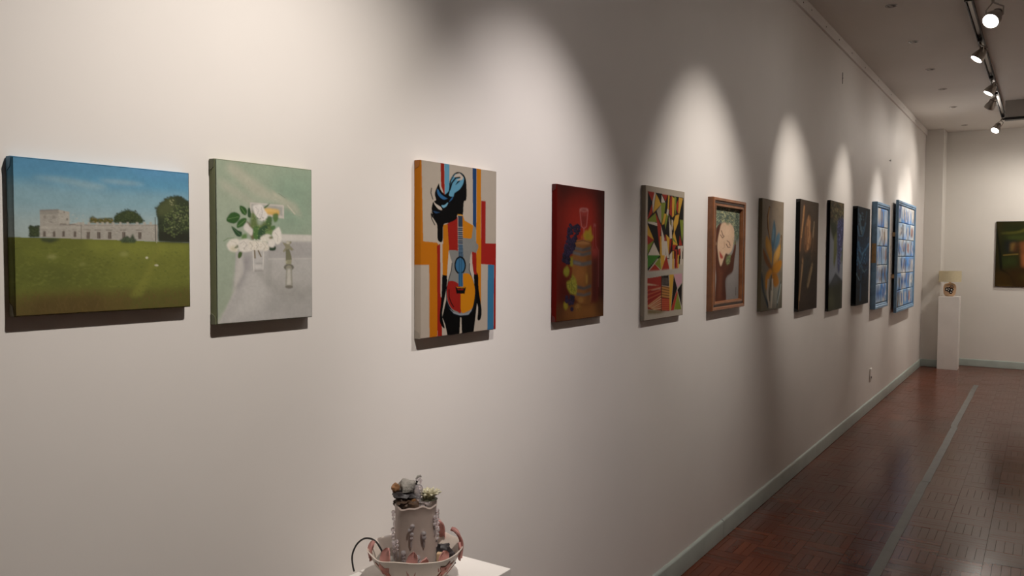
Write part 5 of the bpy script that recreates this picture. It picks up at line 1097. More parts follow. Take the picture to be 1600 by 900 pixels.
PAINT['figures'] = [
('g',[(0,'3a3027'),(0.3,'352a20'),(0.65,'2e251d'),(1,'2b2119')]),
('p','4a3d30',25,0.6,0,(.245,.006,.965,.003,.983,.234,.460,.138)),
('p','4d3828',25,0.6,0,(-.017,.196,.987,.295,.962,.469,.060,.494)),
('p','5a3a28',12,0.6,0,(.691,.372,.956,.394,.960,.444,.696,.457)),
('p','6e4c30',1.5,0.95,1,(.179,.054,.247,.063,.218,.167,.121,.308,.059,.448,-.009,.448,.065,.263,.128,.135)),
('p','7d5636',2,0.95,1,(.356,.175,.474,.126,.547,.159,.538,.254,.615,.337,.547,.422,.371,.470,.278,.447,.294,.340,.257,.282)),
('p','8a623f',3,0.8,0,(.425,.150,.518,.154,.494,.243,.408,.221)),
('p','613f29',5,0.8,0,(.223,.306,.324,.234,.368,.423,.229,.447)),
('p','5a4430',2,0.85,1,(.615,.337,.756,.226,.791,.201,.763,.335,.695,.445,.627,.543)),
('l','8f7d64',1.2,1,0.7,(.753,.184,.741,.226,.688,.336)),
('p','2a2722',8,0.85,0,(.230,.471,.622,.458,.558,.616,.279,.783,.167,.613)),
('p','6a5138',1.5,0.95,1,(.143,.518,.213,.542,.169,.661,.058,.814,.022,.970,-.020,.944,.043,.778,.106,.636)),
('p','6b5a42',1.5,0.95,1,(.666,.568,.742,.593,.636,.691,.509,.788,.421,.774,.524,.665)),
('p','211b16',20,0.6,0,(.770,.445,.983,.444,1.000,.992,.505,.987,.568,.789)),
('p','2a2019',4,0.8,1,(.574,.123,.541,.142,.461,.152,.381,.146,.347,.129,.379,.110,.458,.100,.539,.105)),
('l','a07a52',1.3,1,0.8,(.199,.059,.157,.192,.082,.343)),
('l','9c7450',1.5,1.2,0.7,(.446,.138,.381,.245,.318,.399)),
('l','a98059',1.2,1,0.7,(.519,.183,.512,.302,.419,.446)),
('l','3a281b',1.4,1,0.8,(.366,.234,.343,.340,.306,.447)),
('l','35251a',1.3,1,0.8,(.596,.253,.675,.348,.622,.445)),
('l','7d6445',1.2,1,0.7,(.185,.530,.135,.684,.040,.898)),
('l','7a6648',1.2,1,0.7,(.689,.580,.578,.715,.480,.787)),
('d','4a3726',50,(2.4, 3),0.35,(.046,.081,.933,.077,.922,.457,.059,.459)),
('d','1c1713',50,(2.6, 3.4),0.4,(.060,.483,.961,.457,.961,.991,.077,.972))]
PAINT['grapes'] = [
('g',[(0,'3d3526'),(0.2,'4a4534'),(0.35,'6d7178'),(0.7,'787d86'),(0.8,'585a58'),(1,'2c2d20')]),
('p','3b3322',8,1,0,(-.116,.005,1.018,.001,1.028,.214,.518,.199,-.024,.197)),
('d','5a4a2c',130,(3, 2.6),0.7,(-.073,.014,.989,.008,.997,.156,-.025,.154)),
('d','74714c',90,(2.2, 2.2),0.6,(.143,.065,.978,.053,1.010,.226,.243,.215)),
('d','1f1f16',110,(3.4, 3),0.6,(-.031,.028,.974,.031,1.001,.179,.019,.186)),
('p','262c1c',3,1,0,(-.007,.186,.470,.189,.533,.326,.273,.363,.114,.295)),
('p','55572e',2,0.95,0,(.298,.328,.480,.280,.548,.457,.370,.609,.290,.565)),
('p','3f4a2a',3,0.8,0,(.826,.457,1.037,.371,.964,.546,.864,.571)),
('p','2f3352',3,1,1,(.553,.176,.997,.156,1.005,.310,.802,.495,.752,.646,.620,.644,.553,.494,.533,.326)),
('d','565a85',120,(2, 2),0.7,(.554,.181,.979,.168,.977,.322,.766,.595,.611,.568)),
('d','23243c',90,(2.2, 2.2),0.7,(.554,.181,.979,.168,.977,.322,.766,.595,.611,.568)),
('p','33363a',1.5,1,0,(-.110,.801,.472,.657,.996,.736,.906,.835)),
('p','44484e',4,0.7,0,(.473,.661,.686,.762,.002,.797)),
('p','34362a',5,1,0,(-.138,.768,.946,.755,.954,1.004,-.133,1.001)),
('p','4a4d36',8,0.7,0,(-.136,.870,.195,.841,.494,.864,.404,.982,-.105,.962)),
('p','20211a',8,0.6,0,(.287,.766,.949,.768,.910,.862,.396,.887))]
PAINT['blue'] = [
('g',[(0,'0d151b'),(0.4,'102234'),(0.6,'0f2439'),(1,'0a0f14')]),
('p','173a57',16,0.8,0,(-.031,.309,.913,.304,.807,.585,-.020,.548)),
('p','14293a',16,0.6,0,(-.043,.023,.901,.011,.965,.304,-.032,.273)),
('l','5f8196',2.4,2.2,0.55,(.216,.095,.193,.153,.348,.270)),
('l','3f6f94',2,2.2,0.55,(.011,.202,.158,.296,.400,.295,.629,.158)),
('l','3c77a8',2.2,2.2,0.55,(.114,.358,.166,.408,.373,.486,.674,.435,.926,.369)),
('l','4a83ad',1.8,1.8,0.55,(.076,.510,.281,.578,.427,.513,.492,.460)),
('l','527d96',1.8,1.8,0.5,(.282,.592,.441,.635,.605,.666,.763,.640)),
('l','6d8ea0',1.4,1.6,0.45,(-.015,.669,.244,.744,.348,.739)),
('l','2d5474',2,2.2,0.55,(.368,.634,.352,.775,.338,.952)),
('l','2f5c82',1.4,1.6,0.45,(.340,.198,.448,.282,.589,.219)),
('l','35668f',1.4,1.6,0.45,(-.026,.420,.126,.524,.283,.606)),
('l','24455f',2,2.2,0.45,(.047,.032,.100,.155)),
('l','2a4c66',2,2.2,0.45,(.707,.039,.581,.171)),
('d','1d4668',60,(2.6, 3.4),0.4,(-.031,.309,.913,.304,.807,.585,-.020,.548)),
('d','5b83a0',26,(1.4, 2.6),0.5,(.094,.064,.515,.055,.451,.307,.108,.272)),
('d','3f78a6',30,(1.6, 2.8),0.5,(-.026,.420,.878,.395,.609,.694,.032,.602)),
('d','0a1016',70,(2.6, 3),0.6,(-.018,.601,.911,.558,.964,.820,-.008,.823))]
PAINT['back'] = [
('g',[(0,'2b2411'),(0.3,'26250f'),(0.6,'231f0e'),(1,'2b2110')]),
('p','1d2410',12,0.8,0,(.044,.011,.994,.001,.994,.287,.097,.228)),
('p','4b4a1c',3,0.9,1,(.088,.174,.274,.156,.385,.100,.449,.053,.748,.034,.748,.080,.481,.106,.370,.162,.258,.187,.088,.194)),
('p','3b461c',8,0.8,0,(.097,.236,.450,.214,.748,.216,.749,.262,.147,.282)),
('p','12180f',10,0.8,0,(.079,.151,.129,.181,.154,.703,.066,.706)),
('p','1a1d1c',6,0.9,0,(.114,.290,.284,.286,.279,.470,.134,.482)),
('p','6a5228',4,0.9,0,(.196,.334,.260,.325,.238,.441,.198,.465)),
('p','4b2b17',5,0.8,0,(.260,.333,.293,.332,.279,.470,.231,.472)),
('l','6f5a2a',2,1.5,0.8,(.110,.518,.287,.501)),
('p','2a3216',8,0.8,0,(.078,.537,.287,.523,.290,.698,.082,.720)),
('p','6a3f22',4,0.9,0,(.308,.317,.687,.293,.689,.683,.346,.703)),
('p','86512d',5,0.8,0,(.351,.499,.422,.489,.416,.686,.353,.688)),
('p','59702f',3,0.9,0,(.373,.376,.397,.429,.688,.414,.687,.339)),
('p','2a5a1a',3,0.9,0,(.438,.496,.688,.489,.689,.676,.440,.685)),
('p','7a2f22',3,0.8,0,(.373,.361,.484,.351,.500,.388,.405,.394)),
('l','101009',3,2,0.9,(-.014,.011,.062,.507,.082,.736,.204,.822,.262,.969)),
('p','33230f',12,0.8,0,(.106,.735,.751,.711,.753,1.005,.271,.999)),
('p','3d3a14',10,0.7,0,(.316,.832,.752,.800,.752,.873,.332,.891)),
('p','3a2a10',10,0.7,0,(.018,.753,.189,.837,.255,.985,.007,.996)),
('l','4a3a18',1.6,1.5,0.6,(.047,.979,.223,.979)),
('p','44301a',14,0.7,0,(.749,.292,.994,.257,.994,.877,.752,.888)),
('p','5d5524',6,0.8,0,(.780,.367,.933,.348,.904,.676,.797,.650))]

def fbm(h,w,cell,rng,octs=3):
    out=np.zeros((h,w)); amp=1; tot=0
    for o in range(octs):
        c=max(2,cell/2**o); gh,gw=int(h/c)+2,int(w/c)+2; g=rng.random((gh,gw))
        y=np.arange(h)/c; x=np.arange(w)/c; yi=y.astype(int); xi=x.astype(int); fy=(y-yi)[:,None]; fx=(x-xi)[None]
        fy=fy*fy*(3-2*fy); fx=fx*fx*(3-2*fx)
        a=g[yi][:,xi]; b=g[yi][:,xi+1]; c2=g[yi+1][:,xi]; d=g[yi+1][:,xi+1]
        out+=amp*((a*(1-fx)+b*fx)*(1-fy)+(c2*(1-fx)+d*fx)*fy); tot+=amp; amp*=.55
    return out/tot
def boxblur(m,r):
    r=int(round(r))
    if r<1: return m
    for ax in (0,1):
        p=np.pad(m,[(r+1,r) if a==ax else (0,0) for a in (0,1)],mode='edge'); c=np.cumsum(p,ax)
        n=m.shape[ax]; m=(np.take(c,np.arange(2*r+1,2*r+1+n),ax)-np.take(c,np.arange(0,n),ax))/(2*r+1)
    return m
def smooth_pts(p,k=6):
    n=len(p); out=[]
    for i in range(n):
        a,b,c,d=p[i-1],p[i],p[(i+1)%n],p[(i+2)%n]
        for t in np.arange(k)/k: out.append(.5*((2*b)+(-a+c)*t+(2*a-5*b+4*c-d)*t*t+(-a+3*b-3*c+d)*t**3))
    return np.array(out)
def paint(ops,w,h,pw,ph,gain=1.0,seed=1,grain=.05):
    """Paint a picture on a w x h lattice (pw, ph: the size in brush units) from filled outlines, strokes and dabs; returns linear albedo."""
    SS=2; W,H=w*SS,h*SS; rng=np.random.default_rng(seed); img=np.zeros((H,W,3)); kx,ky=W/pw,H/ph
    Y,Xg=np.mgrid[0:H,0:W]
    def mask(p):
        m=np.zeros((H,W)); x0,x1=int(max(0,np.floor(p[:,0].min()))),int(min(W,np.ceil(p[:,0].max())+1)); y0,y1=int(max(0,np.floor(p[:,1].min()))),int(min(H,np.ceil(p[:,1].max())+1))
        if x1<=x0 or y1<=y0: return m
        xs=np.arange(x0,x1)+.5; ys=np.arange(y0,y1)+.5; ins=np.zeros((y1-y0,x1-x0),bool)
        a=p; b=np.roll(p,-1,0)
        for (ax,ay),(bx,by) in zip(a,b):
            if ay==by: continue
            c=(ys>=min(ay,by))&(ys<max(ay,by))
            if not c.any(): continue
            xi=ax+(ys[c]-ay)/(by-ay)*(bx-ax); ins[c]^=xs[None]>xi[:,None]
        m[y0:y1,x0:x1]=ins; return m
    for o in ops:
        if o[0]=='g':
            ts=np.array([a for a,_ in o[1]]); cs=np.array([lin(c) for _,c in o[1]]); v=(np.arange(H)+.5)/H
            img[:]=np.stack([np.interp(v,ts,cs[:,i]) for i in range(3)],-1)[:,None]; continue
        p=np.array(o[-1]).reshape(-1,2)*(W,H); c=lin(o[1])
        if o[0]=='p':
            if o[4] and len(p)>3: p=smooth_pts(p)
            m=mask(p)
            if o[2]>0:
                r=o[2]*.45*(kx+ky)/2
                for _ in range(2): m=boxblur(m,max(1,r) if r>.4 else 0)
            m=(m*o[3])[...,None]; img=img*(1-m)+c*m
        elif o[0]=='l':
            hw=o[2]*.5; m=np.zeros((H,W)); sof=.5+o[3]*.5
            q=p/(kx,ky)
            for a,b in zip(q[:-1],q[1:]):
                x0,x1=int(max(0,(min(a[0],b[0])-hw-sof-1)*kx)),int(min(W,(max(a[0],b[0])+hw+sof+1)*kx+1)); y0,y1=int(max(0,(min(a[1],b[1])-hw-sof-1)*ky)),int(min(H,(max(a[1],b[1])+hw+sof+1)*ky+1))
                if x1<=x0 or y1<=y0: continue
                gx=(Xg[y0:y1,x0:x1]+.5)/kx; gy=(Y[y0:y1,x0:x1]+.5)/ky; d=b-a; L2=max(1e-9,d@d)
                t=np.clip(((gx-a[0])*d[0]+(gy-a[1])*d[1])/L2,0,1); ds=np.hypot(gx-a[0]-t*d[0],gy-a[1]-t*d[1])
                m[y0:y1,x0:x1]=np.maximum(m[y0:y1,x0:x1],np.clip((hw+sof*.5-ds)/sof,0,1))
            m=(m*o[4])[...,None]; img=img*(1-m)+c*m
        elif o[0]=='d':
            m0=mask(p); ys,xs=np.nonzero(m0)
            if len(ys)==0: continue
            sx,sy=o[3]
            for k in rng.integers(0,len(ys),o[2]):
                cx,cy=xs[k],ys[k]; s=rng.uniform(.5,1.2); rx,ry=max(1,sx*.6*s*kx),max(1,sy*.6*s*ky); an=rng.uniform(-.6,.6); ca,sa=math.cos(an),math.sin(an); e=int(max(rx,ry))+1
                x0,x1,y0,y1=max(0,cx-e),min(W,cx+e+1),max(0,cy-e),min(H,cy+e+1); gx=Xg[y0:y1,x0:x1]-cx; gy=Y[y0:y1,x0:x1]-cy
                r=np.hypot((gx*ca+gy*sa)/rx,(-gx*sa+gy*ca)/ry); mm=(np.clip(1.4-r,0,1).clip(0,1)*o[4])[...,None]*rng.uniform(.6,1)
                img[y0:y1,x0:x1]=img[y0:y1,x0:x1]*(1-mm)+c*mm
    img*=(1+grain*2*(fbm(H,W,14*SS,rng)-.5))[...,None]*(1+grain*(fbm(H,W,3*SS,rng,1)-.5))[...,None]
    img=img.reshape(h,SS,w,SS,3).mean((1,3))*gain
    return np.clip(img,0,.9)
def art_mesh(name,img,y0,y1,z0,z1,t,m,parent=None,wrap=True,side=None,x0=0.0,flat_axis=None):
    """A stretched canvas: painted front at x0+t, rounded edges and turned-over sides in the colours of its rim (or in SIDE)."""
    h,w=img.shape[:2]; b=.002
    ys=np.linspace(y0,y1,w); zs=np.linspace(z1,z0,h)
    if wrap:
        ys=np.concatenate([[y0,y0],ys,[y1,y1]]); ys[2]=y0+b; ys[-3]=y1-b; dx=np.full(w+4,t); dx[0]=dx[-1]=0; dx[1]=dx[-2]=t-b
        zs=np.concatenate([[z1,z1],zs,[z0,z0]]); zs[2]=z1-b; zs[-3]=z0+b; dz=np.full(h+4,t); dz[0]=dz[-1]=0; dz[1]=dz[-2]=t-b
        D=np.minimum(dz[:,None],dx[None]); img2=np.pad(img,((2,2),(2,2),(0,0)),mode='edge')
        if side is not None:
            for s in (np.s_[:2],np.s_[-2:]): img2[s]=side; img2[:,s]=side
    else: D=np.full((h,w),t); img2=img
    Hh,Ww=D.shape
    co=np.empty((Hh,Ww,3)); co[...,0]=x0+D; co[...,1]=ys[None]; co[...,2]=zs[:,None]
    co=co.reshape(-1,3); idx=np.arange(Hh*Ww).reshape(Hh,Ww)
    q=np.stack([idx[:-1,:-1],idx[1:,:-1],idx[1:,1:],idx[:-1,1:]],-1).reshape(-1,4)
    me=bpy.data.meshes.new(name); me.vertices.add(len(co)); me.vertices.foreach_set('co',co.ravel()); n=len(q)
    me.loops.add(n*4); me.loops.foreach_set('vertex_index',q.ravel().astype(np.int32)); me.polygons.add(n); me.polygons.foreach_set('loop_start',np.arange(n,dtype=np.int32)*4)
    me.update(calc_edges=True)
    a=me.color_attributes.new('col','FLOAT_COLOR','POINT'); rgba=np.ones((len(co),4)); rgba[:,:3]=img2.reshape(-1,3); a.data.foreach_set('color',rgba.ravel())
    me.materials.append(m)
    o=bpy.data.objects.new(name,me); C.objects.link(o)
    if parent: o.parent=parent
    return o
VEIL={'field':.05,'roses':.03,'wine':.0}     # pale haze mixed into the colours, standing in for surface sheen
PICT={ # y0,y1,z0,z1,depth, lattice, brush units, gain, side colour, material, label
'field':(.698,1.053,1.5625,1.8505,.021,(290,240),(278,235),1.2,None,M_art,'landscape canvas of a long ruined stone building in a green field under blue sky'),
'roses':(1.118,1.398,1.519,1.8885,.022,(190,260),(150,255),1.2,'6f7357',M_art,'canvas of white roses in a glass by a washbasin tap on pale green'),
'guitar':(1.8155,2.205,1.4275,1.9555,.025,(170,290),(117,265),0.85,None,M_acry,'tall canvas of a black silhouette woman whose back is a guitar, with coloured stripes'),
'wine':(2.608,3.000,1.4235,1.9455,.022,(130,215),(75,205),0.74,'6a120c',M_art,'red canvas of a wine barrel with grapes, vine leaves, bottle and glass'),
'cubist':(3.410,3.885,1.3745,2.001,.022,(130,215),(61,207),1.02,'8d8273',M_acry,'canvas of sharp coloured triangles in two fields with a plain grey border'),
'flower':(5.224,5.732,1.313,2.0525,.024,(90,185),(34,175),1.55,'57503f',M_art,'tall muted olive canvas of one orange and blue bird-of-paradise flower'),
'figures':(6.152,6.727,1.2605,2.103,.032,(90,185),(29,173),1.35,'070605',M_art,'dark brown canvas with pale standing nude figures and black edges'),
'grapes':(7.175,7.726,1.205,2.155,.026,(80,190),(22,172),1.15,'0d0c0a',M_art,'dark canvas of hanging blue grapes over a grey mountain and green land'),
'blue':(8.260,8.915,1.198,2.1615,.045,(80,190),(21,153),1.6,'020203',M_art,'nearly black canvas with blue branching flames'),
}
for i,(k,(y0,y1,z0,z1,t,(w,h),(pw,ph),g,sd,m,lab)) in enumerate(PICT.items()):
    im=paint(PAINT[k],w,h,pw,ph,g,seed=i+1,grain=.02 if m is M_acry else .08)*(1-VEIL.get(k,0))+VEIL.get(k,0)*np.array([.36,.34,.30])
    o=art_mesh('canvas_painting',im,0,y1-y0,0,z1-z0,t,m,side=None if sd is None else lin(sd)*g)
    if k=='guitar': # only the rim strip turns over
        pass
    o.location=(.001,y0,z0); tag(o,lab,'painting','paintings hung along the long wall')
    # folded canvas corners on the near top and bottom edge
    for zz,s in ((z1-z0,-1),(0,1)):
        mb=MB().add([(.002,-.0012,zz),(t-.003,-.0012,zz),(t-.006,-.0012,zz+s*.018),(.002,-.0012,zz+s*.026),(.002,.001,zz),(t-.003,.001,zz),(t-.006,.001,zz+s*.018),(.002,.001,zz+s*.026)],[(0,1,2,3),(4,7,6,5),(0,4,5,1),(1,5,6,2),(2,6,7,3),(3,7,4,0)])
        c=(im[0 if s<0 else -1,0] if sd is None else lin(sd)*g)*.8
        mb.build('corner_fold',mat('fold_'+k,tuple(float(q) for q in c),.6),o)

def frame(parent,y0,y1,z0,z1,fw,x0,x1,m,step=None,name='frame_rail'):
    # four mitred rails with a stepped face
    for (a,b) in (((y0,z1),(y1,z1)),((y1,z1),(y1,z0)),((y1,z0),(y0,z0)),((y0,z0),(y0,z1))):
        ay,az=a; by,bz=b; cy,cz=(y0+y1)/2,(z0+z1)/2
        def inn(p,d): return (p[0]+math.copysign(d,cy-p[0]),p[1]+math.copysign(d,cz-p[1]))
        prof=step or [(0,x0),(0,x1),(fw,x1),(fw,x0)]
        vs=[]
        for p in (a,b):
            for d,x in prof: q=inn(p,d); vs.append((x,q[0],q[1]))
        n=len(prof); fs=[(i,(i+1)%n,n+(i+1)%n,n+i) for i in range(n)]+[tuple(range(n)),tuple(range(2*n-1,n-1,-1))]
        MB().add(vs,fs).build(name,m,parent)
# framed tree-and-face picture
y0,y1,z0,z1=4.285,4.853,1.369,2.003
fr=tag(empty('framed_picture',(0,y0,z0)),'picture of a pale sleeping face held by a tree, in a brown wooden frame','painting','paintings hung along the long wall')
Wd,Hd=y1-y0,z1-z0
frame(fr,0,Wd,0,Hd,.052,0,.036,M_frame,[(0,0),(0,.030),(.004,.036),(.016,.036),(.020,.031),(.034,.029),(.037,.033),(.046,.033),(.050,.020),(.050,.0)])
frame(fr,.0215,Wd-.0215,.0215,Hd-.0215,.010,.029,.0315,M_fline,name='frame_groove')
im=paint(PAINT['treehand'],100,170,40,150,1.35,seed=21,grain=.06)
art_mesh('picture',im,.049,Wd-.049,.049,Hd-.049,.012,M_art,fr,wrap=False)

# blue tile panels
BL=['9fb0be','6d93bd','4f80bb','86a3c0','b4bcc2','c4c2bc','5d8cc6','a3b4c2','416fae']
ST=['5a4a3a','3a3f4a','d2cec6','7d6650','2f3a55','dedad4','6e5f50','7a98bb','937a62']
def tile(parent,y0,y1,z0,z1,x0,t,k):
    rg=random.Random(k*13+5); ops=[('g',[(0,rg.choice(BL)),(.5,rg.choice(BL)),(1,rg.choice(BL))])]
    for _ in range(rg.randint(3,6)):
        u=rg.uniform(.05,.95); v0=rg.uniform(0,.35); v1=rg.uniform(.6,1); ops.append(('l',rg.choice(ST),rg.uniform(.6,1.8),1.2,rg.uniform(.5,.95),(u,v0,u+rg.uniform(-.15,.15),(v0+v1)/2,u+rg.uniform(-.2,.2),v1)))
    if rg.random()<.2: ops.append(('p',rg.choice(['8a4a2a','b9b4ac','3a5c9a']),1,.8,1,(.3,.2,.6,.25,.62,.7,.35,.75)))
    im=paint(ops,12,18,8,14,1.15,seed=k,grain=.1)
    o=art_mesh('tile',im,0,y1-y0,0,z1-z0,t,M_art,parent); o.location=(x0,y0,z0)
def tile_panel(y0,y1,z0,z1,xb,xf,rows,label,seed):
    r=tag(empty('tile_panel',(0,y0,z0)),label,'panel','blue tile panels')
    W,H=y1-y0,z1-z0; fw=.055
    MB().box(xb,xf-.022,.02,W-.02,.02,H-.02).build('backing_board',mat('backing',(.05,.07,.10),.7),r)
    frame(r,0,W,0,H,fw,xb,xf,M_bluef,[(0,xb),(0,xf-.004),(.004,xf),(.026,xf),(.030,xf-.007),(.046,xf-.007),(.052,xf-.014),(.052,xb)])
    rg=random.Random(seed); n=0; iz=.058; hh=(H-2*iz)/len(rows)
    for j,ws in enumerate(rows):
        tot=sum(ws); a=iz
        for q in ws:
            wdt=(W-2*iz)*q/tot; zt=H-iz-j*hh
            tile(r,a+.003,a+wdt-.003,zt-hh+.004,zt-.003,xf-.022,.006+rg.uniform(0,.004),seed*100+n); a+=wdt; n+=1
    return r
t1=tile_panel(9.285,10.118,1.1065,2.264,.0,.055,[(1,1,.9),(1.1,.9),(.7,.8,.9,.6),(1.2,1),(1,1.1)],'narrower blue framed panel of painted tiles in five rows',3)
MB().box(.006,.050,-.0015,0,.50,.71).build('bare_wood_patch',M_bare,t1)
t2=tile_panel(10.69,12.25,.99,2.365,.032,.064,[(1,1,1,1,1),(1,.9,1.1,1),(.9,1.1,1,.8),(1,1,1,1),(1,1.2,.8,1),(1,.7,1.1,.9,.5)],'wider blue framed panel of painted tiles in six rows, last before the corner',4)
for zz in (.93,.42): MB().box(0,.0318,-.012,1.45,zz,zz+.05).build('wall_batten',M_bare,t2,bevel=.002)

# dark picture on the end wall
y_=yb(.935)
bk=paint(PAINT['back'],150,160,98,104,1.35,seed=31,grain=.08)
o=art_mesh('canvas_painting',bk,0,.98,0,.975,.03,M_art,side=lin('1d1509')); o.location=(.933,y_-.002,1.235); o.rotation_euler=(0,0,math.atan(TILT)-PI/2)
tag(o,'large dark green and brown abstract canvas on the end wall','painting')

# ------------------------------------------------------------------ far plinth with table lamp
tag(MB().box(.250,.520,13.44,13.71,0,1.088).build('display_plinth',M_plinth,bevel=.003),'tall narrow white plinth in the far corner under the table lamp','plinth')
tl=tag(empty('table_lamp',(.382,13.575,1.0885)),'small table lamp with cream drum shade and flower-patterned ceramic base','lamp')
prof=[(.045,0),(.062,.006),(.078,.035),(.086,.09),(.085,.14),(.074,.175),(.052,.19),(.030,.198),(.018,.203),(.016,.215)]
MB().lathe(prof,32).build('base',mat('peach_ceramic',(.62,.40,.24),.3,vary=(9,.2)),tl,smooth=True)
def surf(prof,a,z,off=0):
    for (r0,q0),(r1,q1) in zip(prof,prof[1:]):
        if q0<=z<=q1: r=r0+(r1-r0)*(z-q0)/max(1e-6,q1-q0); break
    else: r=prof[-1][0]
    r+=off; return (r*math.cos(a),r*math.sin(a),z)
def decal(sf,ac,zc,shape,R,name,m,parent,th=.0015):
    # rings of the outline laid on the curved surface, so that it hugs it
    n=len(shape); v=[sf(ac,zc,th)]; f=[]; rings=(.34,.67,1.0)
    for q in rings: v += [sf(ac+da*q,zc+dz*q,th) for (da,dz) in shape]
    v += [sf(ac+da,zc+dz,-.001) for (da,dz) in shape]
    for i in range(n):
        j=(i+1)%n; f.append((0,1+i,1+j))
        for k in range(3): f.append((1+k*n+i,1+(k+1)*n+i,1+(k+1)*n+j,1+k*n+j))
    return MB().add(v,f).build(name,m,parent)
def flower(r,R,k=5,inn=.6): return [((r if i%2==0 else r*inn)*math.cos(PI*i/k)/R,(r if i%2==0 else r*inn)*math.sin(PI*i/k)) for i in range(2*k)]
M_blk=mat('black_glaze',(.012,.01,.01),.25); M_whg=mat('white_glaze',(.7,.66,.6),.3); M_brg=mat('brown_glaze',(.22,.11,.05),.3)
sf=lambda a,z,o: surf(prof,a,z,o)
for (a,z,r) in ((-1.94,.105,.036),(-1.58,.112,.030),(-1.22,.10,.034),(-1.30,.062,.030),(-1.66,.085,.024)):
    fl=decal(sf,a,z,flower(r,.085,5,.72),r,'flower_motif',M_blk,tl); decal(sf,a,z,flower(r*.36,.085,5,.8),r,'flower_heart',M_whg,fl,.003)
decal(sf,-1.25,.150,[(-.42,-.02),(.1,-.03),(.42,-.028),(.40,.0),(.2,.022),(-.1,.018)],1,'leaf_motif',M_brg,tl)
MB().lathe([(.012,.203),(.012,.30)],12).build('lamp_neck',M_metal,tl,smooth=True)
MB().lathe([(.146,.215),(.150,.215),(.150,.376),(.146,.376)],40,cap=False).lathe([(.146,.376),(.146,.215)],40,cap=False).build('shade',M_shade,tl,smooth=True)
sp=MB()
for k in range(3): a=2*PI*k/3; sp.tube([(0,0,.30),(.147*math.cos(a),.147*math.sin(a),.372)],.002,6)
sp.build('shade_spider',M_metal,tl)

# ------------------------------------------------------------------ near plinth with the tabletop fountain
PX,PY,PZ=.242,1.54,.85
tag(MB().box(.088,.406,1.395,1.733,0,PZ).build('display_plinth',M_plinth,bevel=.002),'white plinth by the wall in the foreground under the ceramic fountain','plinth')
fo=tag(empty('tabletop_fountain',(PX,PY,PZ)),'handmade ceramic tabletop fountain with a bowl, pink glass petals and stones','fountain')
AC=math.atan2(-PY,CAM.x-PX)       # towards the viewer
def pol(phi,r,z): a=AC+math.radians(phi); return Vector((r*math.cos(a),r*math.sin(a),z))
M_cer=mat('bowl_ceramic',(.63,.55,.48),.35,vary=(14,.1),bump=[(45,.2,.002)]); M_col=mat('column_ceramic',(.48,.39,.345),.3,vary=(16,.15),bump=[(40,.25,.002)])
M_pink=mat('pink_glass',(.80,.42,.38),.18,trans=.35,ior=1.45); M_glass=mat('clear_glass',(.90,.84,.86),.08,trans=.75,ior=1.45); M_yel=mat('pale_yellow_glass',(.86,.82,.62),.15,trans=.5,ior=1.45)
M_red=mat('red_glaze',(.50,.13,.08),.4,vary=(60,.4)); M_st1=mat('pumice',(.30,.28,.25),.85,bump=[(160,.7,.004)],vary=(60,.3)); M_st2=mat('dark_stone',(.035,.03,.032),.5,bump=[(60,.4,.003)]); M_st3=mat('amber_stone',(.32,.16,.07),.5,vary=(60,.4)); M_wd=mat('brown_stone',(.075,.042,.024),.55,bump=[(60,.5,.003)],vary=(60,.3))
M_leaf=mat('dark_leaf',(.05,.05,.03),.5); M_beige=mat('sandstone',(.60,.42,.26),.6); M_water=mat('water',(.9,.92,.9),.03,trans=.95,ior=1.33)
bprof=[(.050,0),(.060,.004),(.083,.022),(.104,.050),(.118,.080),(.1215,.0845),(.119,.0855),(.112,.079),(.098,.050),(.076,.026),(.04,.018),(.002,.017)]
def brad(a,k): 
    return (1+.018*math.cos(8*(a-AC-.2))*(k/5 if k<6 else 1)+.012*math.sin(3*a+1)*(k>3), (.0025*math.sin(5*a+.6)+.002*math.sin(8*a) if 3<k<8 else 0))
MB().lathe(bprof,64,rad=brad,cap=False).lathe([(.050,0),(.002,.0)],32,cap=False).build('bowl',M_cer,fo,smooth=True)
MB().lathe([(.100,.0555),(.001,.0555)],48,cap=False).build('water',M_water,fo)
cprof=[(.054,.018),(.0525,.06),(.0525,.12),(.0515,.175),(.053,.190),(.0545,.1955),(.0525,.199),(.049,.197),(.047,.186),(.001,.184)]
def crad(a,k): return (1+.012*math.sin(3*a+.5)+.008*math.sin(7*a), (.0035*math.sin(4*(a-AC)+.8)+.002*math.sin(9*a) if 3<k<8 else 0))
MB().lathe(cprof,48,rad=crad).build('column',M_col,fo,smooth=True)
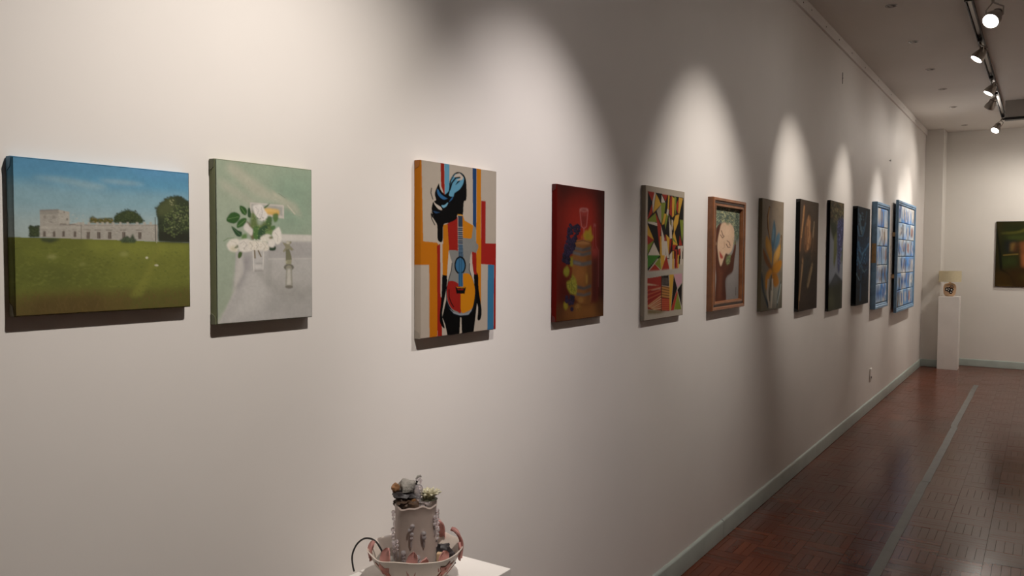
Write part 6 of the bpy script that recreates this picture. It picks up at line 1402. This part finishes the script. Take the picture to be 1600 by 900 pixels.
def petal(base,out,h,wd,curl,twist=0,th=.0035,n=9,m=5,wig=0):
    """a curled sheet of glass: rises from base, leans along OUT, tip curls by CURL"""
    out=Vector(out); out.z=0; out.normalize(); sd=Vector((-out.y,out.x,0)); v=[]; f=[]; p=Vector(base); ang=PI/2-.15
    ctr=[]
    for k in range(n):
        t=k/(n-1); ctr.append((p.copy(),ang)); ang-=curl/(n-1)*(.3+1.4*t); p=p+(out*math.cos(ang)+Vector((0,0,1))*math.sin(ang))*h/(n-1)
    for s in (1,-1):
        for k,(c,a) in enumerate(ctr):
            t=k/(n-1); ww=wd*(.62+.75*t-1.0*t**4)*(1 if t<.99 else .55); nn=out*(-math.sin(a))+Vector((0,0,1))*math.cos(a)
            for i in range(m):
                u=i/(m-1)*2-1; q=c+sd*(u*ww/2+twist*t*t)+nn*(s*th/2-u*u*wd*.18+wig*math.sin(u*5+t*7)); v.append(tuple(q))
    N=n*m
    for k in range(n-1):
        for i in range(m-1):
            a=k*m+i; f += [(a,a+1,a+m+1,a+m),(N+a,N+a+m,N+a+m+1,N+a+1)]
    rim=[i for i in range(m)]+[k*m+m-1 for k in range(1,n)]+[(n-1)*m+i for i in range(m-2,-1,-1)]+[k*m for k in range(n-2,0,-1)]
    for i in range(len(rim)): a,b=rim[i],rim[(i+1)%len(rim)]; f.append((a,N+a,N+b,b))
    return MB().add(v,f)
def add_petal(phi,r,z,h,wd,curl,face=1,tw=0,wig=.001):
    o=petal(pol(phi,r,z),(pol(phi+(0 if face>0 else 180),1,0)),h,wd,curl,tw,wig=wig).build('pink_petal',M_pink,fo,smooth=True); return o
add_petal(-78,.111,.064,.046,.032,-.8,1); add_petal(-44,.100,.050,.060,.034,-.5,1,.004); add_petal(-6,.099,.050,.058,.030,-.3,1,.006); add_petal(9,.095,.052,.046,.022,.5,1,.008)
add_petal(37,.100,.052,.046,.034,-.4,1,.010); add_petal(93,.113,.060,.074,.030,-1.3,1,-.006); add_petal(80,.110,.054,.040,.032,-.5,1,.008); add_petal(139,.113,.076,.100,.030,1.6,-1,.012)
# clear glass drops running down the column
def drops(phi,z,n,r,dz,seed):
    m=MB(); rr=random.Random(seed)
    for k in range(n): 
        p=pol(phi+rr.uniform(-4,4),.0545+r*.4,z-k*dz); m.ball(p,r*(1-.08*k)*rr.uniform(.85,1.15),10,7)
    p=pol(phi,.054,z-n*dz); m.ball((p.x,p.y,p.z-.004),r*.8,10,7,sc=(.7,.7,2.6))
    m.build('glass_drops',M_glass,fo,smooth=True)
for i,(phi,z,n,r,dz) in enumerate(((-88,.176,3,.0048,.009),(-86,.130,4,.0055,.010),(-12,.155,4,.0055,.010),(22,.135,2,.0065,.010),(60,.168,4,.0055,.009),(74,.180,3,.0048,.008),(78,.128,3,.0052,.010),(-55,.110,3,.0055,.010),(-30,.085,3,.0065,.009),(100,.150,3,.005,.01),(-75,.10,3,.006,.010),(5,.075,2,.008,.01))): drops(phi,z,n,r,dz,i)
def img(dx,z,depth=0): # dx across, depth towards the viewer, about the fountain's axis
    a=AC; f=Vector((math.cos(a),math.sin(a),0)); s=Vector((-math.sin(a),math.cos(a),0)); q=s*dx+f*depth; return Vector((q.x,q.y,z))
def stone(dx,z,dp,r,sc,m,seed,rough=.5,lab=None): 
    o=MB().ball(img(dx,z,dp),r,14,10,rough,sc,seed).build('stone',m,fo,smooth=True)
    if lab: o['label']=lab
    return o
stone(-.020,.238,.0,.024,(1.05,1.05,.85),M_st1,2,.5,'rough grey pumice stone on top'); stone(-.050,.237,.004,.011,(1,1,1.1),M_st3,5,.5,'small amber stone'); stone(-.036,.219,.008,.019,(1.3,1.1,.55),M_st2,8,.5,'flat dark stone'); stone(-.008,.218,.012,.016,(1.3,1,.6),M_st2,9)
stone(-.030,.203,.016,.020,(1.2,1,.62),M_wd,11,.7,'brown chipped stone'); stone(-.006,.198,.034,.014,(1.1,1,.9),M_wd,13,.6); stone(-.004,.208,.026,.009,(1,1,1),M_st3,14); stone(-.042,.200,.0,.014,(1.1,1.2,.7),M_wd,17,.6); stone(.020,.197,.0,.014,(1.2,1.2,.6),M_glass,16,.3)
stone(.070,.068,-.02,.019,(1.25,1,.75),M_st2,21,.6,'dark stone in the bowl'); stone(.088,.058,.02,.014,(1.1,1,1),M_st2,23,.7); stone(-.040,.060,.074,.012,(1.2,1,.8),M_st2,25,.6); stone(-.020,.060,.078,.012,(1.3,1,.9),M_st2,27,.5); stone(-.070,.070,.05,.015,(1.2,1,.8),M_st1,29,.5)
MB().box(-.012,.012,-.008,.008,-.02,.02,Matrix.Translation(img(.064,.066,.055))@Matrix.Rotation(.5,4,'Z')).build('sandstone_chip',M_beige,fo,bevel=.003)
for i,(dx,dp) in enumerate(((-.03,.088),(.03,.09),(.05,.085),(-.005,.093))): MB().ball(img(dx,.062,dp),.0055,10,7).build('glass_bead',M_glass,fo,smooth=True)
# glass bird
bd=MB(); bd.tube([tuple(img(*q)) for q in ((.004,.205,.02),(.004,.225,.022),(.001,.245,.020),(.003,.258,.018),(.010,.266,.016),(.013,.258,.016),(.012,.250,.017))],[.009,.0085,.006,.0042,.004,.0035,.0016],10)
bd.ball(img(.008,.232,.016),.0115,12,8,sc=(1,1,1.5)); bd.build('glass_bird',M_glass,fo,smooth=True)
MB().tube([tuple(img(*q)) for q in ((.000,.262,.018),(.006,.2685,.016),(.012,.270,.015),(.0145,.266,.015))],[.0018,.0035,.003,.001],8).build('bird_crest',M_st1,fo,smooth=True)
# pale glass lotus on a dark leaf
lc=img(.033,.211,.008); lo=MB()
for ring,(nn,rr,hh,cu) in enumerate(((10,.012,.030,1.9),(9,.008,.028,1.1),(6,.004,.024,.4))):
    for k in range(nn):
        a=2*PI*(k+.5*ring)/nn; d=Vector((math.cos(a),math.sin(a),0)); pt=petal(lc+d*rr,d,hh,.010,cu,th=.0016,n=5,m=3); lo.add(pt.v,pt.f)
lo.build('glass_lotus',M_yel,fo,smooth=True)
MB().ball(img(.033,.2085,.008),.020,14,6,sc=(1.15,1.15,.16)).build('lotus_leaf',M_leaf,fo,smooth=True)
MB().tube([tuple(img(*q)) for q in ((.040,.212,.008),(.052,.217,.006),(.060,.222,.004))],.0008,6).ball(img(.061,.223,.004),.0025,8,6).build('lotus_stem',M_leaf,fo,smooth=True)
# red leaf-shaped glaze marks on the bowl
bs=lambda a,z,o: surf(bprof[:6],a,z,o)
star=[(-.24,.020),(-.10,.012),(-.03,.028),(.06,.012),(.22,.016),(.15,-.002),(.20,-.022),(.06,-.012),(.02,-.030),(-.06,-.012),(-.20,-.018),(-.12,.002)]
for phi,z,sgn,sc in ((-47,.052,1,1.0),(45,.050,-1,.95),(75,.03,1,.8),(-110,.04,-1,1),(160,.04,1,1)): decal(bs,AC+math.radians(phi),z,[(sgn*a*sc,b*sc*.9) for a,b in (star if sgn>0 else star[::-1])],1,'red_leaf_mark',M_red,fo,.0022)
# power cord: out of the bowl, over the rim and down behind the plinth
cd=[(-.078,.075,.03),(-.088,.090,.02),(-.100,.100,.00),(-.115,.103,-.015),(-.132,.098,-.03),(-.149,.082,-.042),(-.160,.060,-.050),(-.164,.040,-.054),(-.162,.018,-.055),(-.159,.004,-.055)]
sm=[]; P_=[np.array(q) for q in cd]
for i in range(len(P_)-1):
    a,b,c,d=P_[max(i-1,0)],P_[i],P_[i+1],P_[min(i+2,len(P_)-1)]
    for t in np.arange(4)/4: sm.append(.5*((2*b)+(-a+c)*t+(2*a-5*b+4*c-d)*t*t+(-a+3*b-3*c+d)*t**3))
sm.append(P_[-1])
MB().tube([tuple(img(*q)) for q in sm],.0024,8).build('power_cord',M_dark,fo,smooth=True)
